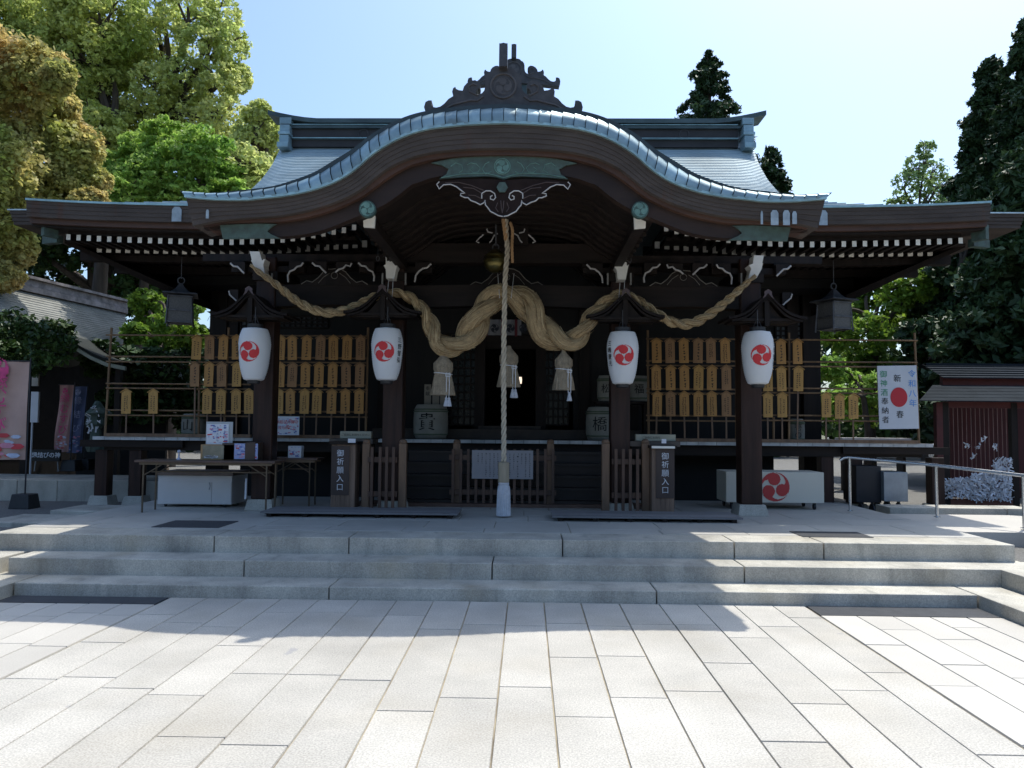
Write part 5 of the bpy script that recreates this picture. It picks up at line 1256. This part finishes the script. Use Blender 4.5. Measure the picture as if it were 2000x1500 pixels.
# ================================================================== LEFT BUILDING
lbm = M('left_roof_copper', (.19, .19, .17), .6, metal=.05, var=.2, scale=2, island=.05)
lb_ = empty('office_building', (-12, 18, .27), 'low building with a pale sloping metal roof at the left, behind the banners', 'building')
A = P(-120, 530, 17.2); B = P(246, 612, 22.5); Cc = P(236, 684, 19.5); D = P(-120, 660, 14.2); D.z = Cc.z
m = MB(); rows = 34; nc = 16
for i in range(rows):
    t0, t1 = i / rows, (i + 1.03) / rows
    for j in range(nc):
        s0, s1 = j / nc, (j + 1) / nc
        def q(s, t, dz=0):
            p = A.lerp(B, s).lerp(D.lerp(Cc, s), t); p.z -= .35 * math.sin(math.pi * t) ; p.z += dz; return p
        m.add([q(s0, t0), q(s1, t0), q(s1, t1, .022), q(s0, t1, .022), q(s0, t1, -.0), q(s1, t1, -.0)], [(0, 1, 2, 3), (3, 2, 5, 4)])
m.build('roof', lbm, lb_)
m = MB(); up = Vector((0, 0, .30)); bk = Vector((-.3, .35, 0))
d_ = Vector((.12, -.12, 0))
for z0, z1, e in ((-.02, .12, .0), (.13, .30, -.03), (.31, .38, .06)):
    m.add([A + Vector((0, 0, z0)) + d_ * (1 + e * 8), B + Vector((0, 0, z0)) + d_ * (1 + e * 8), B + Vector((0, 0, z1)) + d_ * (1 + e * 8), A + Vector((0, 0, z1)) + d_ * (1 + e * 8), A + Vector((0, 0, z0)) + bk, B + Vector((0, 0, z0)) + bk, B + Vector((0, 0, z1)) + bk, A + Vector((0, 0, z1)) + bk], [(0, 1, 2, 3), (4, 7, 6, 5), (3, 2, 6, 7), (0, 4, 5, 1), (1, 5, 6, 2), (0, 3, 7, 4)])
m.build('roof_ridge', M('left_ridge', (.22, .19, .18), .7, var=.5, scale=5), lb_)
# rear slope, wall
m = MB(); bk2 = Vector((-3.2, 2.6, -1.5)); m.add([A, B, B + bk2, A + bk2], [(0, 1, 2, 3)]); m.build('roof_back', lbm, lb_)
Bw, Cw, Dw = B.copy(), Cc.copy(), D.copy()
m = MB(); ins = Vector((-.7, .6, 0))
m.add([D + ins + Vector((0, 0, .25)), Cc + ins + Vector((0, 0, .25)), Vector((Cc.x, Cc.y, .2)) + ins, Vector((D.x, D.y, .2)) + ins], [(0, 3, 2, 1)])
m.add([Cc + ins + Vector((0, 0, .25)), B + Vector((-.3, .1, -.25)), Vector((B.x - .3, B.y, .2)), Vector((Cc.x, Cc.y, .2)) + ins], [(0, 1, 2, 3)])
m.build('wall', M('left_wall', (.006, .005, .0045), .8, var=.4, spec=.1), lb_)
# entrance gable at the near left
m = MB(); g0 = P(122, 650, 14.0)
for k in range(12):
    t0, t1 = k / 12, (k + 1) / 12
    for s in (-1, 1):
        f = lambda t: (g0.x + s * 1.05 * t, g0.z - .50 * (1 - (1 - t) ** 1.7)); x0_, z0_ = f(t0); x1_, z1_ = f(t1)
        m.add([(x0_, 14, z0_), (x1_, 14, z1_), (x1_ - 1.0, 17.5, z1_ + .1), (x0_ - 1.0, 17.5, z0_ + .1), (x0_, 14, z0_ - .05), (x1_, 14, z1_ - .05)], [(0, 1, 2, 3), (0, 4, 5, 1)])
m.build('entrance_roof', M('entrance_roof_dark', (.015, .018, .015), .8, var=.3, spec=.2), lb_)
m = MB()
pp = [(g0.x + s_ * 1.2 * t, g0.z - .07 - .55 * (1 - (1 - t) ** 1.7)) for s_, t in [(1, 0), (1, .1), (1, .25), (1, .45), (1, .7), (1, 1)]]
m.strip(pp, [(x, z - .07) for x, z in pp], 14.0, 14.06); m.build('entrance_verge', M('cream_verge', (.26, .27, .2), .7, var=.2), lb_)
for q_ in (-.9, .85):
    m = MB(); m.box(g0.x + q_, g0.x + q_ + .1, 14.3, 14.4, .3, g0.z - .5); m.build('entrance_post', wood, lb_)
m = MB(); m.box(g0.x - .95, g0.x + .95, 16.2, 16.3, .3, g0.z - .45); m.build('entrance_screen', dark, lb_)

# ================================================================== RIGHT RED PAVILION
rp = empty('red_pavilion', P(1890, 1000, 13.0), 'small red pavilion with a grey metal roof behind the handrail at far right', 'pavilion')
rroof = M('pavilion_roof', (.022, .027, .032), .9, var=.2, scale=3, spec=.05); redp = M('vermilion', (.085, .012, .010), .6, var=.2)  # shade of the trees is put into these dark roof and red colours
def PV(u, v, Y): return P(u, v, Y)
e0, e1 = PV(1796, 778, 12.6), PV(2150, 740, 12.6); e0.z = e1.z = PV(1796, 782, 12.6).z; k0, k1 = PV(1822, 758, 13.5), PV(2150, 700, 13.5); k0.z = k1.z = PV(1822, 752, 13.5).z
m = MB(); rows = 5
for i in range(rows):
    t0, t1 = i / rows, (i + 1.05) / rows; m.add([k0.lerp(e0, t0), k1.lerp(e1, t0), k1.lerp(e1, t1) + Vector((0, 0, .005)), k0.lerp(e0, t1) + Vector((0, 0, .005)), k0.lerp(e0, t1) - Vector((0, 0, .006)), k1.lerp(e1, t1) - Vector((0, 0, .015))], [(0, 1, 2, 3), (3, 2, 5, 4)])
m.build('lower_roof', rroof, rp)
u0_, u1_ = PV(1818, 757, 13.55), PV(2150, 740, 13.55); z_ = PV(1818, 752, 13.55).z
m = MB(); t_ = PV(1818, 732, 14.0)
for i in range(6):
    a0 = Vector((t_.x, 14.3, z_ + .42)); b0 = Vector((t_.x - .05, 13.5, z_ + .12)); a1 = Vector((u1_.x, 14.3, z_ + .42)); b1 = Vector((u1_.x, 13.5, z_ + .12)); s0, s1 = i / 6, (i + 1.05) / 6
    m.add([a0.lerp(b0, s0), a1.lerp(b1, s0), a1.lerp(b1, s1) + Vector((0, 0, .02)), a0.lerp(b0, s1) + Vector((0, 0, .02)), a0.lerp(b0, s1), a1.lerp(b1, s1)], [(0, 1, 2, 3), (3, 2, 5, 4)])
m.build('upper_roof', rroof, rp)
m = MB(); m.box(t_.x + .02, u1_.x, 14.2, 14.45, z_ + .36, z_ + .44); m.build('pavilion_ridge', rroof, rp)
m = MB(); m.box(t_.x + .05, u1_.x, 13.7, 13.8, z_ - .05, z_ + .2); m.build('clerestory', redp, rp)
zr_ = .3
for u, mt in ((1834, redp), (1846, wood), (1980, wood)):
    x = PV(u, 900, 12.9).x; m = MB(); m.box(x - .05, x + .05, 12.85, 12.95, zr_, e0.z - .02); m.build('pavilion_post', mt, rp)
xa, xb = PV(1840, 900, 12.9).x, PV(1985, 900, 12.9).x
m = MB(); zbm = PV(1900, 790, 12.9).z; m.box(xa, xb + 1.5, 12.86, 12.93, zbm - .06, zbm + .04); m.build('pavilion_beam', redp, rp)
m = MB(); zlow = PV(1900, 974, 12.9).z; m.box(xa, xb, 12.86, 12.93, zlow - .12, zlow); m.build('lower_bar', M('bar_brown', (.12, .035, .02), .6), rp)
m = MB(); m.box(PV(1852, 900, 15).x, PV(2200, 900, 15).x, 14.9, 15.0, .3, z_); m.build('back_wall', M('vermilion_wall', (.06, .007, .007), .7, var=.35, scale=4, stretch=(6, 1, .3)), rp)
m = MB(); xs_ = [xa + .12 + i * (xb - xa - .2) / 14 for i in range(15)]
for x in xs_: 
    m = MB(); m.tube([(x, 12.89, zbm - .06), (x + random.uniform(-.01, .01), 12.89, zlow)], .006, 5); m.build('string', M('tie_string_m', (.22, .12, .10), .8), rp)
tag(paperstrips('p', 1844, 1895, 935, 972, 12.85, 260, '', .045, 9).build('tied_paper_slips', whitepaper), 'low mass of white paper fortunes tied at the left of the red pavilion strings', 'paper fortunes', 'paper fortunes')
mm = paperstrips('p', 1895, 1976, 925, 978, 12.85, 620, '', .045, 10); m2 = paperstrips('p', 1940, 1976, 895, 935, 12.85, 160, '', .045, 11); mm.add(m2.v, m2.f)
tag(mm.build('tied_paper_slips', whitepaper), 'taller mass of white paper fortunes tied at the right of the red pavilion strings', 'paper fortunes', 'paper fortunes')
for i, (u, v) in enumerate(((1889, 872), (1902, 893), (1921, 858), (1943, 872), (1911, 870))):
    tag(paperstrips('p', u - 4, u + 4, v - 6, v + 6, 12.84, 7, '', .04, 20 + i).build('tied_paper_slip', whitepaper), ('single white paper fortune tied mid-string, the leftmost', 'white paper fortune tied mid-string just below the highest one', 'highest single white paper fortune tied mid-string', 'rightmost single white paper fortune tied mid-string', 'white paper fortune tied mid-string between the leftmost and the highest')[i], 'paper fortune', 'single paper fortunes')

# objects seen under / beyond the right part of the veranda
def bench(u0, u1, v, Y, lab, mat_):
    a = P(u0, v, Y); b = P(u1, v, Y); r = empty('bench', ((a.x + b.x) / 2, Y, .27), lab, 'bench', 'benches beyond the veranda')
    m = MB(); m.box(a.x, b.x, Y, Y + .4, a.z - .05, a.z); m.build('seat', mat_, r)
    for x in (a.x + .1, b.x - .16):
        m = MB(); m.box(x, x + .06, Y + .05, Y + .35, .27, a.z - .05); m.build('leg', wood, r)
bench(1645, 1780, 855, 16.5, 'pale topped bench seen behind the right plaque rack', whitebox)
# ================================================================== TREES
rng = np.random.default_rng(5)
def leafmat(name, c1, c2, c3=None, sc=.45, trans=.3, island=.35, c3lo=.5):
    m = M(name, c1, .55, var=.2, scale=sc, island=island, col2=c2, trans=trans, spec=.3)
    if c3:
        n = m.node_tree
        for nd in n.nodes:
            if nd.type == 'VALTORGB':
                e = nd.color_ramp.elements.new(c3lo); e.color = (*c3, 1)
    return m
LM = {
 'camphor': leafmat('leaf_camphor', (.36, .45, .11), (.66, .68, .22), trans=.55),
 'camphor2': leafmat('leaf_camphor_light', (.43, .52, .15), (.74, .74, .29), trans=.55),
 'maple': leafmat('leaf_maple', (.21, .38, .06), (.42, .55, .12), trans=.5),
 'bronze': leafmat('leaf_bronze', (.30, .38, .07), (.66, .45, .19), (.50, .45, .15), .55, trans=.5),
 'dark': leafmat('leaf_dark', (.02, .045, .010), (.06, .11, .022), trans=.15),
 'cedar': leafmat('leaf_cedar', (.02, .045, .015), (.05, .09, .03), trans=.15),
 'bright': leafmat('leaf_bright', (.10, .20, .025), (.24, .34, .04), trans=.45),
 'sparse': leafmat('leaf_sparse', (.14, .24, .08), (.30, .40, .14), trans=.45),
}
def leaves(centers, radii, n_per, size, aspect=1.7, droop=0., flat=1.):
    """leaf cards round clump centres -> (verts, faces)"""
    cs = np.repeat(centers, n_per, axis=0); rs = np.repeat(radii, n_per)
    N = len(cs); d = rng.normal(size=(N, 3)); d /= np.linalg.norm(d, axis=1)[:, None]
    rr = rs * rng.uniform(.35, 1.0, N) ** .6
    p = cs + d * rr[:, None] * np.array([1, 1, flat])
    nrm = d * .6 + rng.normal(size=(N, 3)) * .7 + np.array([0, -.1, .55]); nrm /= np.linalg.norm(nrm, axis=1)[:, None]
    t = np.cross(nrm, rng.normal(size=(N, 3))); t[:, 2] -= droop; t -= nrm * np.sum(t * nrm, axis=1)[:, None]; t /= np.linalg.norm(t, axis=1)[:, None]
    b = np.cross(nrm, t); s = size * rng.uniform(.6, 1.3, N)
    L_ = t * (s * aspect / 2)[:, None]; W = b * (s / 2)[:, None]
    V = np.stack([p - L_, p + W - L_ * .1, p + L_, p - W - L_ * .1], axis=1).reshape(-1, 3)
    return V
def fastmesh(name, V, mat_, parent=None):
    me = bpy.data.meshes.new(name); n = len(V) // 4
    og = ORG.get(parent.name, Vector()) if parent else Vector(); V = V - np.array(og)
    me.vertices.add(len(V)); me.vertices.foreach_set('co', V.astype(np.float32).ravel())
    me.loops.add(n * 4); me.loops.foreach_set('vertex_index', np.arange(n * 4, dtype=np.int32))
    me.polygons.add(n); me.polygons.foreach_set('loop_start', np.arange(n, dtype=np.int32) * 4); me.polygons.foreach_set('loop_total', np.full(n, 4, dtype=np.int32))
    me.update(calc_edges=True); me.materials.append(mat_)
    o = bpy.data.objects.new(name, me); C.objects.link(o)
    if parent: o.parent = parent
    return o
def tree(lab, Y, blobs, mat_, leaf=.15, dens=1.0, base=None, limbs=True, cat='tree', grp=None, trunk_r=.28, clump=.30, fill=.75, aspect=1.7, flat=.8, name='broadleaf_tree'):
    cs = []; rs = []; bc = []
    for bl in blobs:
        u, v, r = bl[:3]; dy = bl[3] if len(bl) > 3 else random.uniform(-.8, .8)
        c = P(u, v, Y + dy * 1.5); R_ = r / 1500 * Y; bc.append((c, R_))
        n = int(30 * fill / clump * .3 * 3)
        d = rng.normal(size=(n, 3)); d /= np.linalg.norm(d, axis=1)[:, None]
        rad = R_ * rng.uniform(.45, 1.0, n) ** .5
        q = np.array(c) + d * rad[:, None] * np.array([1, .9, .9]); cs.append(q); rs.append(R_ * clump * rng.uniform(.6, 1.25, n))
    cs = np.concatenate(cs); rs = np.concatenate(rs)
    avg = float(np.mean(rs)); n_per = max(6, int(dens * 5.5 * avg * avg / (leaf * leaf * .8)))
    cx = sum(c.x for c, _ in bc) / len(bc)
    if base is None: base = Vector((cx, Y, .27))
    else: base = P(base, 900, Y); base.z = .27
    r = empty(name, base, lab, cat, grp)
    V = leaves(cs, rs, n_per, leaf, aspect, 0, flat)
    fastmesh('crown', V, mat_, r)
    m = MB(); top = max(c.z for c, _ in bc); low = min(c.z - R_ for c, R_ in bc)
    jx = base + Vector((random.uniform(-.3, .3), random.uniform(-.3, .3), max(1.0, (low + top) * .45)))
    m.tube([base, base.lerp(jx, .5) + Vector((random.uniform(-.15, .15), 0, 0)), jx], [trunk_r * 1.25, trunk_r, trunk_r * .8], 10); 
    tk = m.build('trunk', bark, r, smooth=True)
    if limbs:
        m = MB()
        for c, R_ in bc:
            mid = jx.lerp(c, .5) + Vector((random.uniform(-.5, .5), random.uniform(-.3, .3), random.uniform(-.1, .6)))
            pts = catmull([jx, mid, c], 5); n = len(pts); m.tube(pts, [trunk_r * .55 * (1 - .8 * i / n) for i in range(n)], 6)
            for k in range(4):
                e = c + Vector((random.uniform(-1, 1), random.uniform(-1, 1), random.uniform(-.3, 1))) * R_ * .85
                m.tube([mid.lerp(c, random.uniform(.2, .9)), c.lerp(e, .5) + Vector((0, 0, .1)), e], [trunk_r * .2, trunk_r * .14, .012], 5)
        m.build('limbs', bark, tk)
    return r
def conifer(lab, u, vtop, Y, halfw, vbase, mat_, leaf=.13, dens=1., grp=None, ax=.5, name='conifer', trunk=True, n_lay=34, hole=.0):
    top = P(u, vtop, Y); x0 = top.x; z1 = top.z; zb_ = P(u, vbase, Y).z; Wd = halfw / 1500 * Y; H = z1 - zb_
    cs = []; rs = []
    for i in range(n_lay):
        t = (i + .5) / n_lay; z = z1 - H * t; R_ = Wd * (t ** .8) * random.uniform(.75, 1.12) + .12
        nb_ = 5 + int(9 * t)
        for k in range(nb_):
            if random.random() < hole: continue
            a = random.uniform(0, 6.283); ln = R_ * random.uniform(.75, 1.1)
            for q in (.35, .62, .85, 1.0):
                cs.append((x0 + math.cos(a) * ln * q, Y + math.sin(a) * ln * q, z - .28 * ln * q * q + random.uniform(-.1, .1))); rs.append((.13 + .10 * ln * (1.05 - q * .55)) * random.uniform(.8, 1.2))
    cs = np.array(cs); rs = np.array(rs); avg = float(np.mean(rs)); n_per = max(5, int(dens * 4.5 * avg * avg / (leaf * leaf * .6)))
    r = empty(name, (x0, Y, .27), lab, 'conifer', grp)
    fastmesh('crown', leaves(cs, rs, n_per, leaf, 2.6, .5, .8), mat_, r)
    m = MB(); m.tube([(x0, Y, .27), (x0 + .05, Y, zb_ + H * .5), (x0, Y, z1)], [.30, .2, .03], 8); m.build('trunk', bark, r, smooth=True)
    return r
G1 = 'camphor trees at the left'
tree('tall light green camphor tree at upper left, dark limbs showing, behind the bronze tree', 27, [(30, 20, 95), (120, 10, 90), (200, 40, 85), (225, 110, 75), (150, 110, 80), (60, 100, 70), (200, 190, 70), (230, 260, 75), (180, 260, 60), (-40, 60, 90), (240, 350, 70), (130, 200, 60)], LM['camphor'], .105, base=200, grp=G1, trunk_r=.3)
tree('tall airy camphor tree with open crown and curved limbs left of the roof', 28, [(310, 5, 62), (370, 25, 60), (425, 30, 48), (445, 85, 48), (400, 95, 52), (325, 80, 52), (462, 150, 34), (430, 165, 40), (350, 160, 60), (400, 200, 55), (300, 170, 48), (440, 235, 48), (280, 230, 60), (350, 240, 65), (400, 280, 60)], LM['camphor2'], .10, .8, base=300, grp=G1, clump=.26, fill=.55)
tree('lower camphor tree with rounded heads beside the left roof end', 25, [(503, 222, 28), (520, 262, 34), (490, 280, 45), (470, 330, 55), (530, 300, 34), (505, 350, 50), (440, 330, 50), (520, 240, 22)], LM['camphor2'], .10, 1.0, base=480, grp=G1)
tree('fresh green maple with layered branches left of the roof', 23, [(290, 290, 55), (340, 275, 55), (400, 300, 55), (350, 330, 60), (430, 345, 50), (290, 350, 60), (380, 375, 55), (240, 330, 50), (250, 390, 55), (450, 390, 45), (330, 400, 50)], LM['maple'], .095, 1., base=330, flat=.35, trunk_r=.16, name='maple_tree')
tree('dense rounded bronze and green tree at the far left', 18.5, [(-10, 130, 80), (55, 150, 72), (110, 150, 32), (30, 230, 85), (110, 210, 42), (60, 310, 85), (140, 290, 58), (-20, 330, 80), (115, 370, 62), (170, 350, 42), (178, 400, 34), (10, 430, 55), (30, 490, 36), (60, 400, 50), (10, 540, 30)], LM['bronze'], .085, 1.3, base=-160, clump=.30, fill=1.3, name='evergreen_oak', limbs=False, flat=.9)
tree('dark evergreen tree under the left eave, its trunk showing', 27, [(150, 470, 60), (240, 450, 70), (330, 470, 70), (110, 540, 45), (270, 560, 45), (370, 540, 60), (200, 420, 60), (60, 480, 60), (310, 600, 60)], LM['dark'], .16, 1., base=178, trunk_r=.32)
tree('sunlit bright green tree behind the left iron lantern', 20, [(285, 590, 32), (300, 640, 36), (340, 640, 40), (370, 600, 28), (375, 660, 30), (262, 650, 22), (310, 690, 30)], LM['bright'], .10, 1.1, base=320, trunk_r=.12)
tree('dark green shrub behind the empty left rack', 16.5, [(250, 720, 50), (310, 730, 50), (360, 720, 45), (200, 700, 38), (290, 780, 50), (230, 790, 40), (360, 790, 50)], LM['dark'], .10, 1.1, base=290, trunk_r=.08, cat='shrub', name='shrub')
tree('dark leafy branch overhanging the large peach banner', 13, [(-10, 660, 34), (30, 655, 24), (10, 690, 22), (-40, 700, 40), (55, 640, 14), (95, 675, 40), (60, 700, 34), (20, 640, 40), (110, 650, 34)], LM['dark'], .06, .9, base=-60, trunk_r=.08, limbs=False, fill=.7, clump=.42, cat='shrub', name='shrub')
# right
conifer('dark pointed conifer rising behind the right half of the ridge', 1382, 100, 34, 150, 430, LM['cedar'], .09, .8, 'cedars at the right', n_lay=26, hole=.2)
conifer('dark conifer low behind the right end of the roof', 1505, 290, 36, 60, 450, LM['cedar'], .14, 1., 'cedars at the right', n_lay=16)
tree('small airy broadleaf tree against the sky above the right eave', 33, [(1810, 292, 20), (1790, 322, 26), (1822, 335, 26), (1770, 355, 26), (1806, 362, 26), (1840, 362, 24), (1755, 392, 22), (1785, 400, 28), (1825, 400, 28), (1850, 400, 18), (1806, 430, 40)], LM['sparse'], .10, .55, base=1806, clump=.3, fill=.42, trunk_r=.12, name='young_tree')
conifer('towering dark cedar at the right edge of the photo', 2010, 40, 21, 150, 620, LM['cedar'], .085, .95, 'cedars at the right', n_lay=44)
conifer('tall dark cedar just left of the towering cedar', 1935, 120, 23, 150, 640, LM['cedar'], .085, .9, 'cedars at the right', n_lay=42)
conifer('dark cedar lowest of the right edge group', 1905, 330, 22, 90, 760, LM['cedar'], .12, 1.1, 'cedars at the right', n_lay=34)
conifer('broad dark cedar beyond the red pavilion', 1990, 300, 18, 190, 800, LM['cedar'], .11, 1.1, 'cedars at the right', n_lay=40)
tree('dark evergreen mass under the right eave', 21, [(1880, 500, 70), (1840, 600, 60), (1900, 650, 80), (1960, 560, 80), (1850, 700, 60), (1930, 740, 70), (1990, 680, 70), (1800, 660, 40), (1780, 740, 45)], LM['cedar'], .13, 1., base=1900)
tree('sunlit bright green tree behind the right iron lantern', 22, [(1660, 600, 40), (1700, 570, 34), (1640, 650, 36), (1690, 650, 42), (1750, 580, 36), (1790, 560, 34), (1740, 640, 38), (1660, 710, 40), (1710, 710, 36), (1820, 545, 26), (1630, 600, 26)], LM['bright'], .11, .95, base=1700, trunk_r=.14)
tree('darker green shrub behind the right plaque rack', 19, [(1660, 760, 40), (1720, 760, 42), (1630, 790, 36), (1780, 790, 40), (1690, 800, 40), (1620, 720, 30)], LM['maple'], .10, 1., base=1690, trunk_r=.08, cat='shrub', name='shrub')
# far wood closing the horizon, plus unseen trees added to cut skylight
cs = []; rs = []
for i in range(900):
    x = random.uniform(-52, 52); y = random.uniform(36, 44) - abs(x) * .12; z = random.uniform(.3, 8.0); cs.append((x, y, z)); rs.append(random.uniform(.7, 1.3))
for i in range(260):
    s = random.choice((-1, 1)); y = random.uniform(10, 38); x = s * (random.uniform(19, 25)); z = random.uniform(.3, 8); cs.append((x, y, z)); rs.append(random.uniform(.7, 1.2))
for i in range(520):  # unseen trees behind and beside the viewer, added to cut skylight on the front
    x = random.uniform(-42, 42); cs.append((x, random.uniform(-30, -24) + abs(x) * .2, random.uniform(.3, 6))); rs.append(random.uniform(.9, 1.5))
for i in range(240):
    sg = random.choice((-1, 1)); cs.append((sg * random.uniform(24, 29), random.uniform(-24, 10), random.uniform(.3, 5.5))); rs.append(random.uniform(.9, 1.4))
o = fastmesh('far_wood', leaves(np.array(cs), np.array(rs), 75, .34, 1.5), LM['dark']); tag(o, 'dark wood closing the view behind the shrine; unseen trees added behind the viewer cut skylight', 'wood'); o['kind'] = 'stuff'
for u, Y, lab in ((175, 24, 'dark tree trunk showing under the left eave'), (262, 26, 'thinner dark trunk right of the thick trunk under the left eave')):
    p = P(u, 800, Y); m = MB(); m.tube([(p.x, Y, .27), (p.x + .1, Y, 4), (p.x + .3, Y, 9)], [.3 if u == 175 else .2, .26 if u == 175 else .16, .15], 10); r = empty('bare_tree', (p.x, Y, .27), lab, 'tree', 'trunks under the left eave'); ORG[r.name] = Vector((p.x, Y, .27)); m.build('trunk', bark, r, smooth=True)
    fastmesh('crown', leaves(np.array([(p.x + .3 + random.uniform(-1.5, 1.5), Y + random.uniform(-1, 1), random.uniform(7.2, 9.4)) for _ in range(20)]), np.full(20, .6), 60, .15), LM['dark'], r)
